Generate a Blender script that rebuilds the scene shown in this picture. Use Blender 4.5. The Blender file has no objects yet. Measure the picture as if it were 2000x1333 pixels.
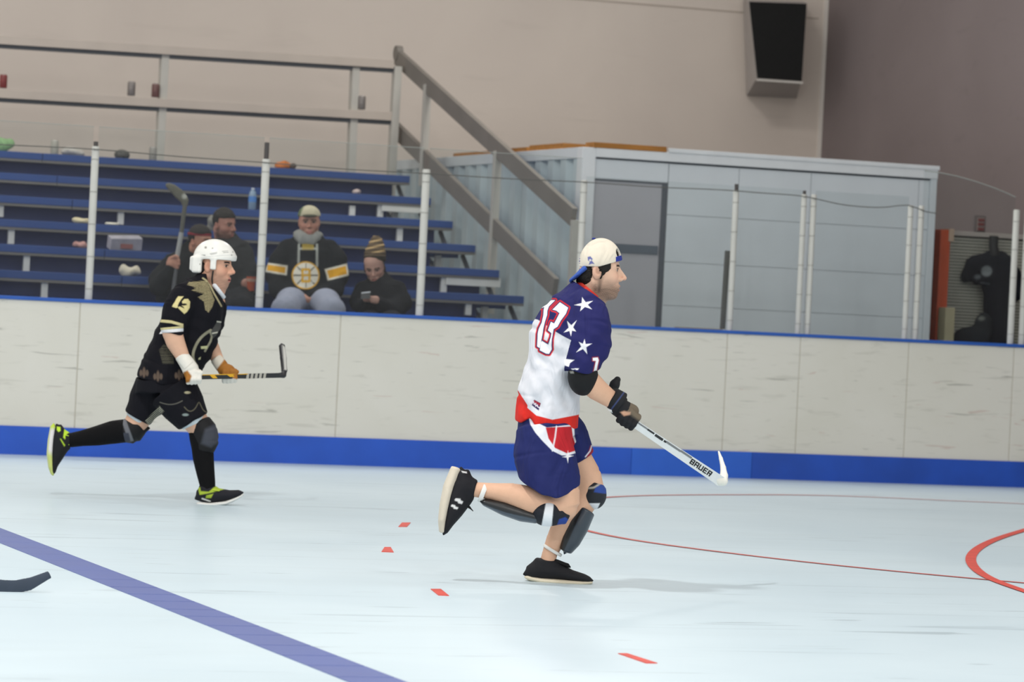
import bpy, bmesh, math, random
import numpy as np
from mathutils import Vector, Matrix

random.seed(7); rng = np.random.default_rng(7)
SC = bpy.context.scene
COL = SC.collection

# ------------------------------------------------------------------ camera
IW, IH, FPX = 2000.0, 1333.0, 6900.0
YAW, PITCH, ROLL, CAMH = 0.34357, -0.00969, 0.04950, 1.26
_cy, _sy, _cp, _sp = math.cos(YAW), math.sin(YAW), math.cos(PITCH), math.sin(PITCH)
CF = np.array([_sy*_cp, _cy*_cp, _sp]); _r0 = np.array([_cy, -_sy, 0.0]); _u0 = np.cross(_r0, CF)
CR = math.cos(ROLL)*_r0 + math.sin(ROLL)*_u0
CU = -math.sin(ROLL)*_r0 + math.cos(ROLL)*_u0
CO = np.array([0.0, 0.0, CAMH])
cam_d = bpy.data.cameras.new('camera'); cam = bpy.data.objects.new('camera', cam_d); COL.objects.link(cam)
M = Matrix(((CR[0], CU[0], -CF[0], 0), (CR[1], CU[1], -CF[1], 0), (CR[2], CU[2], -CF[2], CAMH), (0, 0, 0, 1)))
cam.matrix_world = M
cam_d.sensor_width = 36.0; cam_d.lens = FPX/IW*36.0; cam_d.clip_start = 0.1; cam_d.clip_end = 200
cam_d.dof.use_dof = True; cam_d.dof.focus_distance = 16.6; cam_d.dof.aperture_fstop = 4.7
SC.camera = cam

# ------------------------------------------------------------------ world, lamps, exposure
world = bpy.data.worlds.new('world'); SC.world = world; world.use_nodes = True
bg = world.node_tree.nodes['Background']; bg.inputs[0].default_value = (1.0, 0.985, 0.955, 1); bg.inputs[1].default_value = 0.74
SC.view_settings.view_transform = 'Standard'; SC.view_settings.look = 'None'
SC.view_settings.exposure = -0.02; SC.view_settings.gamma = 1.0; SC.view_settings.use_curve_mapping = False

def lamp(x, y, z, power, size, color=(1.0, 0.985, 0.95)):
    d = bpy.data.lights.new('rink_and_fill_lamp', 'AREA'); d.energy = power; d.size = size; d.shape = 'DISK'; d.color = color
    o = bpy.data.objects.new('rink_and_fill_lamp', d); o.location = (x, y, z); COL.objects.link(o); return o
LAMPS = [(2.2, 14.9, 8.5, 1150, 0.6), (11.0, 14.6, 8.5, 260, 0.9), (-6.0, 14.6, 8.5, 260, 0.9),
         (2.0, 7.0, 8.5, 600, 0.9), (9.0, 7.0, 8.5, 420, 0.9), (-6.0, 7.0, 8.5, 500, 0.9),
         (2.0, -1.0, 7.5, 1700, 0.9), (10.0, -1.0, 7.5, 1800, 0.9), (-6.0, -1.0, 7.5, 1700, 0.9),  # unseen row behind the camera, added to brighten upright faces
         (-1.0, 22.3, 8.5, 200, 0.9), (6.0, 22.3, 8.5, 150, 0.9),
         (-2.0, 28.2, 6.3, 480, 1.0), (4.0, 28.2, 6.3, 340, 1.0), (10.5, 27.4, 6.8, 380, 1.0)]  # unseen fill over the bleacher, added to lift the wall and container
LK = 0.36
for L in LAMPS: lamp(L[0], L[1], L[2], L[3]*LK, L[4])

# ------------------------------------------------------------------ helpers
def S(h):
    h = h.lstrip('#'); c = [int(h[i:i+2], 16)/255 for i in (0, 2, 4)]
    return tuple(x/12.92 if x <= 0.04045 else ((x+0.055)/1.055)**2.4 for x in c)
def ray(px, py): return CF + CR*(px-IW/2)/FPX - CU*(py-IH/2)/FPX
def at_y(px, py, Y): d = ray(px, py); return CO + d*(Y/d[1])
def at_x(px, py, X): d = ray(px, py); return CO + d*(X/d[0])
def at_z(px, py, Z=0.0): d = ray(px, py); return CO + d*((Z-CAMH)/d[2])
def to_px(P):
    d = np.asarray(P, float)-CO; z = d@CF
    return np.stack([IW/2+FPX*(d@CR)/z, IH/2-FPX*(d@CU)/z], -1)
MATS = {}
def mat(name, col, rough=0.6, metal=0.0, spec=0.5, vary=0.0, vscale=6.0, bump=0.0, bscale=60.0, stretch=(1, 1, 1), col2=None, coat=0.0):
    if name in MATS: return MATS[name]
    m = bpy.data.materials.new(name); m.use_nodes = True; nt = m.node_tree; b = nt.nodes['Principled BSDF']
    c = S(col) if isinstance(col, str) else col
    b.inputs['Base Color'].default_value = (*c, 1); b.inputs['Roughness'].default_value = rough
    b.inputs['Metallic'].default_value = metal; b.inputs['Specular IOR Level'].default_value = spec
    if coat: b.inputs['Coat Weight'].default_value = coat
    tc = nt.nodes.new('ShaderNodeTexCoord'); mp = nt.nodes.new('ShaderNodeMapping'); mp.inputs['Scale'].default_value = stretch
    nt.links.new(tc.outputs['Object'], mp.inputs[0])
    nz = nt.nodes.new('ShaderNodeTexNoise'); nz.inputs['Scale'].default_value = vscale; nz.inputs['Detail'].default_value = 5
    nt.links.new(mp.outputs[0], nz.inputs['Vector'])
    rp = nt.nodes.new('ShaderNodeValToRGB')
    v = vary or 0.03
    c2 = S(col2) if col2 else tuple(x*(1-v) for x in c)
    rp.color_ramp.elements[0].position = 0.3; rp.color_ramp.elements[0].color = (*c2, 1)
    rp.color_ramp.elements[1].position = 0.7; rp.color_ramp.elements[1].color = (*tuple(min(1, x*(1+v*0.3)) for x in c), 1)
    nt.links.new(nz.outputs[0], rp.inputs[0]); nt.links.new(rp.outputs[0], b.inputs['Base Color'])
    if bump:
        n2 = nt.nodes.new('ShaderNodeTexNoise'); n2.inputs['Scale'].default_value = bscale
        nt.links.new(mp.outputs[0], n2.inputs['Vector'])
        bp = nt.nodes.new('ShaderNodeBump'); bp.inputs['Strength'].default_value = bump; bp.inputs['Distance'].default_value = 0.01
        nt.links.new(n2.outputs[0], bp.inputs['Height']); nt.links.new(bp.outputs[0], b.inputs['Normal'])
    MATS[name] = m; return m
def vmat(name, rough=0.75, spec=0.3, bump=0.0, bscale=300.0, sheen=0.0, sss=0.0, fold=0.0):
    """material whose colour is the dyed or printed colour stored on the mesh, with a woven or skin-like relief"""
    if name in MATS: return MATS[name]
    m = bpy.data.materials.new(name); m.use_nodes = True; nt = m.node_tree; b = nt.nodes['Principled BSDF']
    a = nt.nodes.new('ShaderNodeAttribute'); a.attribute_name = 'Col'
    tc = nt.nodes.new('ShaderNodeTexCoord')
    nz = nt.nodes.new('ShaderNodeTexNoise'); nz.inputs['Scale'].default_value = 25; nz.inputs['Detail'].default_value = 6
    nt.links.new(tc.outputs['Object'], nz.inputs['Vector'])
    mr = nt.nodes.new('ShaderNodeMapRange'); mr.inputs[3].default_value = 0.9; mr.inputs[4].default_value = 1.08
    nt.links.new(nz.outputs[0], mr.inputs[0])
    mx = nt.nodes.new('ShaderNodeVectorMath'); mx.operation = 'SCALE'
    nt.links.new(a.outputs['Color'], mx.inputs[0]); nt.links.new(mr.outputs[0], mx.inputs['Scale'])
    nt.links.new(mx.outputs[0], b.inputs['Base Color'])
    b.inputs['Roughness'].default_value = rough; b.inputs['Specular IOR Level'].default_value = spec
    if sheen: b.inputs['Sheen Weight'].default_value = sheen
    if sss:
        b.inputs['Subsurface Weight'].default_value = sss; b.inputs['Subsurface Radius'].default_value = (0.01, 0.004, 0.002)
    if bump or fold:
        n2 = nt.nodes.new('ShaderNodeTexNoise'); n2.inputs['Scale'].default_value = bscale
        nt.links.new(tc.outputs['Object'], n2.inputs['Vector'])
        bp = nt.nodes.new('ShaderNodeBump'); bp.inputs['Strength'].default_value = max(bump, 0.01); bp.inputs['Distance'].default_value = 0.004
        nt.links.new(n2.outputs[0], bp.inputs['Height'])
        if fold:
            mp = nt.nodes.new('ShaderNodeMapping'); mp.inputs['Scale'].default_value = (1.0, 1.0, 0.45); mp.inputs['Rotation'].default_value = (0.3, 0.5, 0.2)
            nt.links.new(tc.outputs['Object'], mp.inputs[0])
            n3 = nt.nodes.new('ShaderNodeTexNoise'); n3.inputs['Scale'].default_value = 11; n3.inputs['Detail'].default_value = 2; n3.inputs['Distortion'].default_value = 0.8
            nt.links.new(mp.outputs[0], n3.inputs['Vector'])
            b3 = nt.nodes.new('ShaderNodeBump'); b3.inputs['Strength'].default_value = fold; b3.inputs['Distance'].default_value = 0.05
            nt.links.new(n3.outputs[0], b3.inputs['Height']); nt.links.new(bp.outputs[0], b3.inputs['Normal'])
            nt.links.new(b3.outputs[0], b.inputs['Normal'])
        else:
            nt.links.new(bp.outputs[0], b.inputs['Normal'])
    MATS[name] = m; return m

ORG = {}
def link(o, parent, org):
    COL.objects.link(o); ORG[o] = np.asarray(org, float)
    if parent is not None:
        o.parent = parent; o.location = tuple(ORG[o]-ORG[parent])
    else: o.location = tuple(ORG[o])
    return o
def root(name, loc, label=None, cat=None, group=None, kind=None):
    o = bpy.data.objects.new(name, None); o.empty_display_size = 0.1; link(o, None, loc); return tag(o, label, cat, group, kind)
def tag(o, label=None, cat=None, group=None, kind=None):
    if label: o['label'] = label
    if cat: o['category'] = cat
    if group: o['group'] = group
    if kind: o['kind'] = kind
    return o
def mk(name, V, F, m, parent=None, smooth=False, cols=None, org=None):
    """a mesh object from world-space vertices"""
    V = np.asarray(V, float).reshape(-1, 3)
    if org is None:
        org = ORG[parent] if parent is not None else np.array([(V[:, 0].min()+V[:, 0].max())/2, (V[:, 1].min()+V[:, 1].max())/2, V[:, 2].min()])
    me = bpy.data.meshes.new(name)
    L = V-org
    if isinstance(F, np.ndarray):
        n = F.shape[1]
        me.vertices.add(len(L)); me.vertices.foreach_set('co', L.astype(np.float32).ravel())
        me.loops.add(F.size); me.loops.foreach_set('vertex_index', F.astype(np.int32).ravel())
        me.polygons.add(len(F)); me.polygons.foreach_set('loop_start', np.arange(0, F.size, n, dtype=np.int32))
        me.update(calc_edges=True); me.validate()
    else:
        me.from_pydata(L.tolist(), [], F)
    if smooth: me.polygons.foreach_set('use_smooth', np.ones(len(me.polygons), bool))
    if cols is not None:
        a = me.attributes.new('Col', 'FLOAT_COLOR', 'POINT')
        c = np.ones((len(L), 4), np.float32); c[:, :3] = cols; a.data.foreach_set('color', c.ravel())
    me.materials.append(m); me.update()
    o = bpy.data.objects.new(name, me)
    return link(o, parent, org)
class MB:
    """collects boxes, bars, tubes and lathes for ONE mesh"""
    def __init__(s): s.V = []; s.F = []
    def add(s, V, F):
        n = len(s.V); s.V += [tuple(v) for v in V]; s.F += [tuple(i+n for i in f) for f in F]; return s
    def frame(s, c, ax, ay, az):
        c, ax, ay, az = map(np.asarray, (c, ax, ay, az))
        V = [c+i*ax+j*ay+k*az for k in (-1, 1) for j in (-1, 1) for i in (-1, 1)]
        F = [(0, 2, 3, 1), (4, 5, 7, 6), (0, 1, 5, 4), (2, 6, 7, 3), (0, 4, 6, 2), (1, 3, 7, 5)]
        return s.add(V, F)
    def box(s, lo, hi):
        lo, hi = np.asarray(lo, float), np.asarray(hi, float); c = (lo+hi)/2; h = (hi-lo)/2
        return s.frame(c, (h[0], 0, 0), (0, h[1], 0), (0, 0, h[2]))
    def bar(s, a, b, w, h, up=(0, 0, 1)):
        a, b = np.asarray(a, float), np.asarray(b, float); t = b-a; L = np.linalg.norm(t); t /= L
        sd = np.cross(t, up); sd /= np.linalg.norm(sd); u = np.cross(sd, t)
        return s.frame((a+b)/2, t*L/2, sd*w/2, u*h/2)
    def tube(s, pts, r, n=12, close=False, cap=True, flat=1.0, up=None):
        pts = [np.asarray(p, float) for p in pts]; N = len(pts)
        rr = r if hasattr(r, '__len__') else [r]*N
        V = []; prev = None
        for i, p in enumerate(pts):
            if close: t = pts[(i+1) % N]-pts[i-1]
            else: t = pts[min(i+1, N-1)]-pts[max(i-1, 0)]
            t = t/np.linalg.norm(t)
            if up is not None: sd = np.cross(t, up)
            else:
                if prev is None:
                    a = np.array([0, 0, 1.0]) if abs(t[2]) < 0.9 else np.array([1.0, 0, 0]); sd = np.cross(t, a)
                else: sd = prev-t*(prev@t)
            sd = sd/np.linalg.norm(sd); prev = sd; u = np.cross(sd, t)
            for k in range(n):
                a = 2*math.pi*k/n; V.append(p+rr[i]*(math.cos(a)*sd+flat*math.sin(a)*u))
        F = []
        for i in range(N if close else N-1):
            for k in range(n):
                a, b = i*n+k, i*n+(k+1) % n; c, d = ((i+1) % N)*n+(k+1) % n, ((i+1) % N)*n+k
                F.append((a, b, c, d))
        if cap and not close: F.append(tuple(range(n-1, -1, -1))); F.append(tuple((N-1)*n+k for k in range(n)))
        return s.add(V, F)
    def lathe(s, c, prof, n=18, axis=(0, 0, 1)):
        c = np.asarray(c, float); ax = np.asarray(axis, float); ax /= np.linalg.norm(ax)
        a0 = np.array([1.0, 0, 0]) if abs(ax[0]) < 0.9 else np.array([0, 1.0, 0]); e1 = np.cross(ax, a0); e1 /= np.linalg.norm(e1); e2 = np.cross(ax, e1)
        V = []
        for r, z in prof:
            for k in range(n):
                a = 2*math.pi*k/n; V.append(c+ax*z+r*(math.cos(a)*e1+math.sin(a)*e2))
        F = []
        for i in range(len(prof)-1):
            for k in range(n): F.append((i*n+k, i*n+(k+1) % n, (i+1)*n+(k+1) % n, (i+1)*n+k))
        F.append(tuple(range(n-1, -1, -1))); F.append(tuple((len(prof)-1)*n+k for k in range(n)))
        return s.add(V, F)
    def prism(s, poly, thick):
        """poly: list of 3D points (planar), thick: 3D offset vector"""
        P = [np.asarray(p, float) for p in poly]; t = np.asarray(thick, float); n = len(P)
        V = P+[p+t for p in P]
        F = [tuple(range(n)), tuple(range(2*n-1, n-1, -1))]+[(i, i+n, (i+1) % n+n, (i+1) % n) for i in range(n)]
        return s.add(V, F)
    def build(s, name, m, parent=None, smooth=False, bevel=0.0, org=None):
        o = mk(name, s.V, s.F, m, parent, smooth, org=org)
        bm = bmesh.new(); bm.from_mesh(o.data); bmesh.ops.recalc_face_normals(bm, faces=bm.faces)
        if bevel: bmesh.ops.bevel(bm, geom=[e for e in bm.edges], offset=bevel, segments=2, profile=0.7, affect='EDGES', clamp_overlap=True)
        bm.to_mesh(o.data); bm.free()
        if smooth:
            o.data.polygons.foreach_set('use_smooth', np.ones(len(o.data.polygons), bool))
            md = o.modifiers.new('edges', 'EDGE_SPLIT'); md.split_angle = math.radians(40)
        return o
def box(name, lo, hi, m, parent=None, bevel=0.0): return MB().box(lo, hi).build(name, m, parent, bevel=bevel)

# ------------------------------------------------------------------ implicit-surface modelling (figures, clothing)
class Vol:
    def __init__(s, lo, hi, vs):
        s.lo = np.asarray(lo, float); s.vs = vs
        s.n = np.ceil((np.asarray(hi, float)-s.lo)/vs).astype(int)+1
        s.f = np.full(tuple(s.n), 14.0*vs, np.float32)
    def block(s, lo, hi):
        a = np.clip(np.floor((np.asarray(lo)-s.lo)/s.vs).astype(int), 0, s.n); b = np.clip(np.ceil((np.asarray(hi)-s.lo)/s.vs).astype(int)+1, 0, s.n)
        if np.any(b <= a): return None, None
        ax = [s.lo[i]+s.vs*np.arange(a[i], b[i]) for i in range(3)]
        P = np.stack(np.meshgrid(*ax, indexing='ij'), -1).astype(np.float32)
        return tuple(slice(a[i], b[i]) for i in range(3)), P
    def add(s, prim, k=4.0):
        m = k+3*s.vs
        if len(prim) == 4:
            lo, hi = prim[1], prim[2]; T = Vol.__new__(Vol); T.vs = s.vs
            a = np.clip(np.floor((np.asarray(lo)-m-s.lo)/s.vs).astype(int), 0, s.n); b = np.clip(np.ceil((np.asarray(hi)+m-s.lo)/s.vs).astype(int)+1, 0, s.n)
            if np.any(b <= a): return s
            T.lo = s.lo+s.vs*a; T.n = b-a; T.f = np.full(tuple(T.n), 14.0*s.vs, np.float32)
            for fn, l2, h2 in prim[3]:
                s2, P = T.block(l2-m, h2+m)
                if s2 is not None: T.f[s2] = np.minimum(T.f[s2], fn(P).astype(np.float32))
            sl = tuple(slice(a[i], b[i]) for i in range(3)); d = T.f; a = s.f[sl]
        else:
            fn, lo, hi = prim
            sl, P = s.block(np.asarray(lo)-m, np.asarray(hi)+m)
            if sl is None: return s
            d = fn(P).astype(np.float32); a = s.f[sl]
        if k <= 0: s.f[sl] = np.minimum(a, d)
        else:
            h = np.maximum(k-np.abs(a-d), 0)/k; s.f[sl] = np.minimum(a, d)-h*h*k*0.25
        return s
    def sub(s, prim, k=2.0):
        fn, lo, hi = prim; m = k+3*s.vs
        sl, P = s.block(np.asarray(lo)-m, np.asarray(hi)+m)
        if sl is None: return s
        d = -fn(P).astype(np.float32); a = s.f[sl]
        h = np.maximum(k-np.abs(a-d), 0)/max(k, 1e-6); s.f[sl] = np.maximum(a, d)+h*h*k*0.25
        return s
    def clip(s, fn):
        """keep only where fn(P) < 0"""
        sl, P = s.block(s.lo, s.lo+s.vs*s.n); s.f[sl] = np.maximum(s.f[sl], fn(P).astype(np.float32)); return s
    def warp(s, fn):
        sl, P = s.block(s.lo, s.lo+s.vs*s.n); s.f[sl] += fn(P).astype(np.float32); return s
    def blur(s, n=2):
        f = s.f
        for _ in range(n):
            for ax in range(3):
                p = np.moveaxis(f, ax, 0); q = p.copy(); q[1:-1] = 0.5*p[1:-1]+0.25*(p[:-2]+p[2:]); f = np.moveaxis(q, 0, ax)
        s.f = np.ascontiguousarray(f); return s
    def mesh(s):
        f = s.f; ins = f < 0
        c = ins[:-1, :-1, :-1].astype(np.int8)
        for dx, dy, dz in ((1,0,0),(0,1,0),(1,1,0),(0,0,1),(1,0,1),(0,1,1),(1,1,1)):
            c = c+ins[dx:f.shape[0]-1+dx, dy:f.shape[1]-1+dy, dz:f.shape[2]-1+dz]
        act = (c > 0) & (c < 8); idx = np.argwhere(act)
        cid = np.full(act.shape, -1, np.int64); cid[act] = np.arange(len(idx))
        cor = [(0,0,0),(1,0,0),(0,1,0),(1,1,0),(0,0,1),(1,0,1),(0,1,1),(1,1,1)]
        fv = np.stack([f[idx[:, 0]+a, idx[:, 1]+b, idx[:, 2]+d] for a, b, d in cor], 1)
        edges = [(0,1),(2,3),(4,5),(6,7),(0,2),(1,3),(4,6),(5,7),(0,4),(1,5),(2,6),(3,7)]
        acc = np.zeros((len(idx), 3)); cnt = np.zeros(len(idx)); C = np.array(cor, float)
        for a, b in edges:
            x = (fv[:, a] < 0) != (fv[:, b] < 0)
            t = fv[:, a]/(fv[:, a]-fv[:, b]+1e-12)
            p = C[a][None]+(C[b]-C[a])[None]*t[:, None]
            acc += np.where(x[:, None], p, 0); cnt += x
        V = s.lo+s.vs*(idx+acc/cnt[:, None])
        Fs = []
        for ax in range(3):
            o1, o2 = [(1, 2), (2, 0), (0, 1)][ax]
            sl0 = [slice(None)]*3; sl1 = [slice(None)]*3; sl0[ax] = slice(0, -1); sl1[ax] = slice(1, None)
            a, b = ins[tuple(sl0)], ins[tuple(sl1)]
            e = np.argwhere(a != b)
            ok = (e[:, o1] > 0) & (e[:, o2] > 0) & (e[:, o1] < f.shape[o1]-1) & (e[:, o2] < f.shape[o2]-1); e = e[ok]
            fl = a[e[:, 0], e[:, 1], e[:, 2]]
            q = []
            for d1, d2 in ((-1, -1), (0, -1), (0, 0), (-1, 0)):
                g = e.copy(); g[:, o1] += d1; g[:, o2] += d2; q.append(cid[g[:, 0], g[:, 1], g[:, 2]])
            q = np.stack(q, 1); q[~fl] = q[~fl][:, ::-1]; Fs.append(q)
        F = np.concatenate(Fs); F = F[(F >= 0).all(1)]
        return V, F
def p_ell(c, r, R=None):
    c = np.asarray(c, np.float32); r = np.asarray(r, np.float32); m = float(r.max())
    R_ = None if R is None else np.asarray(R, np.float32)
    def fn(P):
        q = P-c
        if R_ is not None: q = q@R_.T
        k0 = np.sqrt(((q/r)**2).sum(-1)); k1 = np.sqrt(((q/(r*r))**2).sum(-1))+1e-6
        return k0*(k0-1)/k1
    return fn, c-m, c+m
def p_cone(a, b, ra, rb):
    a = np.asarray(a, np.float32); b = np.asarray(b, np.float32); ba = b-a; L = float(ba@ba)+1e-9; m = max(ra, rb)
    def fn(P):
        q = P-a; t = np.clip((q@ba)/L, 0, 1); return np.sqrt(((q-t[..., None]*ba)**2).sum(-1))-(ra+(rb-ra)*t)
    return fn, np.minimum(a, b)-m, np.maximum(a, b)+m
def p_box(c, h, R=None, r=1.0):
    c = np.asarray(c, np.float32); h = np.asarray(h, np.float32); m = float(np.linalg.norm(h))
    R_ = np.eye(3, dtype=np.float32) if R is None else np.asarray(R, np.float32)
    def fn(P):
        q = np.abs((P-c)@R_.T)-(h-r); return np.sqrt((np.maximum(q, 0)**2).sum(-1))+np.minimum(q.max(-1), 0)-r
    return fn, c-m, c+m
def p_tube(lv, flat=True):
    """generalised tube in figure space: levels (x, y, w, half-width across the axis in the picture plane, half-depth)"""
    lv = np.asarray(lv, float); C = lv[:, :3]; n = len(lv); B = np.array([0, 0, 1.0])
    T = np.zeros_like(C)
    for i in range(n):
        t = C[min(i+1, n-1)]-C[max(i-1, 0)]; T[i] = t/np.linalg.norm(t)
    A = np.cross(T, B); A /= np.linalg.norm(A, axis=1)[:, None]
    Bv = np.cross(A, T)
    f32 = np.float32; C, A, Bv, lvf = C.astype(f32), A.astype(f32), Bv.astype(f32), lv.astype(f32)
    m = lv[:, 3:].max()
    def seg(i):
        def fn(P):
            ba = C[i+1]-C[i]; L = np.sqrt(ba@ba); th = ba/L; q = P-C[i]; s_ = q@th; sc = np.clip(s_, 0, L); t = sc/L
            qA0, qA1, qB0, qB1 = q@A[i], q@A[i+1], q@Bv[i], q@Bv[i+1]; tA0, tA1, tB0, tB1 = th@A[i], th@A[i+1], th@Bv[i], th@Bv[i+1]
            x = (qA0-s_*tA0)*(1-t)+(qA1-s_*tA1)*t; y = (qB0-s_*tB0)*(1-t)+(qB1-s_*tB1)*t
            a = lvf[i, 3]+(lvf[i+1, 3]-lvf[i, 3])*t; b = lvf[i, 4]+(lvf[i+1, 4]-lvf[i, 4])*t
            k0 = np.sqrt((x/a)**2+(y/b)**2); k1 = np.sqrt((x/(a*a))**2+(y/(b*b))**2)+1e-6
            d = k0*(k0-1)/k1; lo_, hi_ = np.maximum(-s_, 0), np.maximum(s_-L, 0)
            if i == 0: d = np.maximum(d, -s_ if n == 2 else np.where(s_ < 0, -s_, -1e3)) if flat else d+lo_*0.9
            else: d = d+lo_*0.7
            if i == n-2: d = np.maximum(d, s_-L if n == 2 else np.where(s_ > L, s_-L, -1e3)) if flat else d+hi_*0.9
            else: d = d+hi_*0.7
            return d
        mm = max(lv[i, 3:].max(), lv[i+1, 3:].max())+2
        return fn, np.minimum(C[i], C[i+1])-mm, np.maximum(C[i], C[i+1])+mm
    return None, C.min(0)-m, C.max(0)+m, [seg(i) for i in range(n-1)]

class Fig:
    """a figure's own frame: x right, y down, w away from the viewer, all in 1/ppm metre steps, orthonormal"""
    def __init__(s, px, py, D):
        s.px, s.py = px, py; d = ray(px, py); s.O = CO+d*D; s.B = d/np.linalg.norm(d)
        a = CR-s.B*(CR@s.B); s.A = a/np.linalg.norm(a); s.Dn = np.cross(s.B, s.A); s.s = D/FPX
        if s.Dn@CU > 0: s.Dn = -s.Dn
    def w(s, P):
        P = np.asarray(P, float); return s.O+((P[..., 0]-s.px)[..., None]*s.A+(P[..., 1]-s.py)[..., None]*s.Dn+P[..., 2][..., None]*s.B)*s.s
    def inv(s, W):
        q = (np.asarray(W, float)-s.O)/s.s; return np.stack([q@s.A+s.px, q@s.Dn+s.py, q@s.B], -1)
    def obj(s, name, VF, m, parent, col, smooth=True):
        V, F = VF
        c = col(V) if callable(col) else np.tile(np.asarray(col, float), (len(V), 1))
        return mk(name, s.w(V), F, m, parent, smooth, c)
    def mb(s, name, mb, m, parent, smooth=True):
        b = MB(); b.V = [tuple(v) for v in s.w(np.asarray(mb.V))]; b.F = mb.F; return b.build(name, m, parent, smooth)
def vol_of(prims, vs, k=4.0, pad=6, blur=2):
    lo = np.min([p[1] for p in prims], 0)-pad; hi = np.max([p[2] for p in prims], 0)+pad
    v = Vol(lo, hi, vs)
    for p in prims: v.add(p, k)
    return v.blur(blur) if blur else v
def subdiv(VF):
    V, F = VF; n = len(V); m = len(F)
    e = np.stack([F, np.roll(F, -1, 1)], -1).reshape(-1, 2); e.sort(1); key = e[:, 0]*n+e[:, 1]
    u, inv = np.unique(key, return_inverse=True); E = n+inv.reshape(m, 4)
    a, b = u//n, u % n; V2 = np.concatenate([V, (V[a]+V[b])/2, V[F].mean(1)]); c = n+len(u)+np.arange(m)
    F2 = np.concatenate([np.stack([F[:, i], E[:, i], c, E[:, i-1]], 1) for i in range(4)])
    return V2, F2
def poly_sd(P, poly):
    """signed distance (negative inside) of 2-D points to a polygon"""
    P0 = np.asarray(P, float); poly = np.asarray(poly, float); n = len(poly)
    near = ((P0 > poly.min(0)-9) & (P0 < poly.max(0)+9)).all(1); out = np.full(len(P0), 99.0)
    P = P0[near]
    if len(P) == 0: return out
    d = np.full(len(P), 1e9); ins = np.zeros(len(P), bool)
    for i in range(n):
        a, b = poly[i], poly[(i+1) % n]; ba = b-a; q = P-a
        t = np.clip((q@ba)/(ba@ba+1e-12), 0, 1); d = np.minimum(d, ((q-t[:, None]*ba)**2).sum(1))
        c = (a[1] > P[:, 1]) != (b[1] > P[:, 1])
        with np.errstate(divide='ignore', invalid='ignore'):
            xi = (b[0]-a[0])*(P[:, 1]-a[1])/(b[1]-a[1]+1e-12)+a[0]
        ins ^= c & (P[:, 0] < xi)
    d = np.sqrt(d); out[near] = np.where(ins, -d, d); return out
def sm(d, e=0.8): return np.clip(0.5-d/(2*e), 0, 1)
def over(c, m, col): return c*(1-m[:, None])+np.asarray(col)[None]*m[:, None]
def star5(tips, f=0.47):
    t = np.asarray(tips, float); c = t.mean(0); out = []
    for i in range(5): out += [t[i], c+((t[i]+t[(i+1) % 5])/2-c)*f]
    return np.array(out)
def crop(pts, x0, y0, sc): return [(x0+x/sc, y0+y/sc) for x, y in pts]
def line_sd(P, pts):
    P = np.asarray(P, float); d = np.full(len(P), 1e9)
    for a, b in zip(pts[:-1], pts[1:]):
        a, b = np.asarray(a, float), np.asarray(b, float); ba = b-a; q = P-a; t = np.clip((q@ba)/(ba@ba+1e-12), 0, 1); d = np.minimum(d, np.sqrt(((q-t[:, None]*ba)**2).sum(1)))
    return d
def noise3(P, sc, seed=0):
    r = np.random.default_rng(seed); out = np.zeros(P.shape[:-1], np.float32)
    for i in range(6):
        k = r.normal(size=3); k /= np.linalg.norm(k); out += np.sin((P@k.astype(np.float32))*sc*(0.7+0.25*i)+r.uniform(0, 6.28))
    return out/6

# ================================================================== SETTING
YB, HB, HK = 25.542, 1.1334, 0.2097
def noise_marks(nt, vec, scale, stretch, lo, hi, seed=0.0):
    mp = nt.nodes.new('ShaderNodeMapping'); mp.inputs['Scale'].default_value = stretch; mp.inputs['Location'].default_value = (seed, seed*1.7, seed*0.3)
    nt.links.new(vec, mp.inputs[0])
    n = nt.nodes.new('ShaderNodeTexNoise'); n.inputs['Scale'].default_value = scale; n.inputs['Detail'].default_value = 4; n.inputs['Distortion'].default_value = 0.6
    nt.links.new(mp.outputs[0], n.inputs['Vector'])
    r = nt.nodes.new('ShaderNodeMapRange'); r.inputs[1].default_value = lo; r.inputs[2].default_value = hi
    nt.links.new(n.outputs[0], r.inputs[0]); return r.outputs[0]
def mix(nt, fac, a, b, scale=1.0):
    m = nt.nodes.new('ShaderNodeMix'); m.data_type = 'RGBA'
    if scale != 1.0:
        s = nt.nodes.new('ShaderNodeMath'); s.operation = 'MULTIPLY'; s.inputs[1].default_value = scale; nt.links.new(fac, s.inputs[0]); fac = s.outputs[0]
    nt.links.new(fac, m.inputs[0])
    for i, c in ((6, a), (7, b)):
        if isinstance(c, tuple): m.inputs[i].default_value = (*c, 1)
        else: nt.links.new(c, m.inputs[i])
    return m.outputs[2]
def floor_material():
    m = bpy.data.materials.new('rink_floor_tile'); m.use_nodes = True; nt = m.node_tree; b = nt.nodes['Principled BSDF']
    tc = nt.nodes.new('ShaderNodeTexCoord'); v = tc.outputs['Object']
    c = mix(nt, noise_marks(nt, v, 0.5, (1, 1, 1), 0.35, 0.65), S('c3d4dd'), S('ccdce4'))
    c = mix(nt, noise_marks(nt, v, 1.3, (0.35, 3.0, 1), 0.52, 0.75, 3), c, S('bccbd2'), 0.30)
    c = mix(nt, noise_marks(nt, v, 1.1, (0.5, 6.0, 1), 0.645, 0.70, 9), c, S('8fa0a8'), 0.38)
    c = mix(nt, noise_marks(nt, v, 2.0, (0.6, 5.0, 1), 0.665, 0.70, 21), c, S('77868c'), 0.38)
    nt.links.new(c, b.inputs['Base Color'])
    b.inputs['Roughness'].default_value = 0.34; b.inputs['Specular IOR Level'].default_value = 0.35
    return m
M_floor = floor_material()
fl = box('floor', (-30, -8, -0.1), (32, 33.4, 0), M_floor); tag(fl, 'pale blue plastic sport tile rink floor with painted lines', 'floor', kind='structure')

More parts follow.
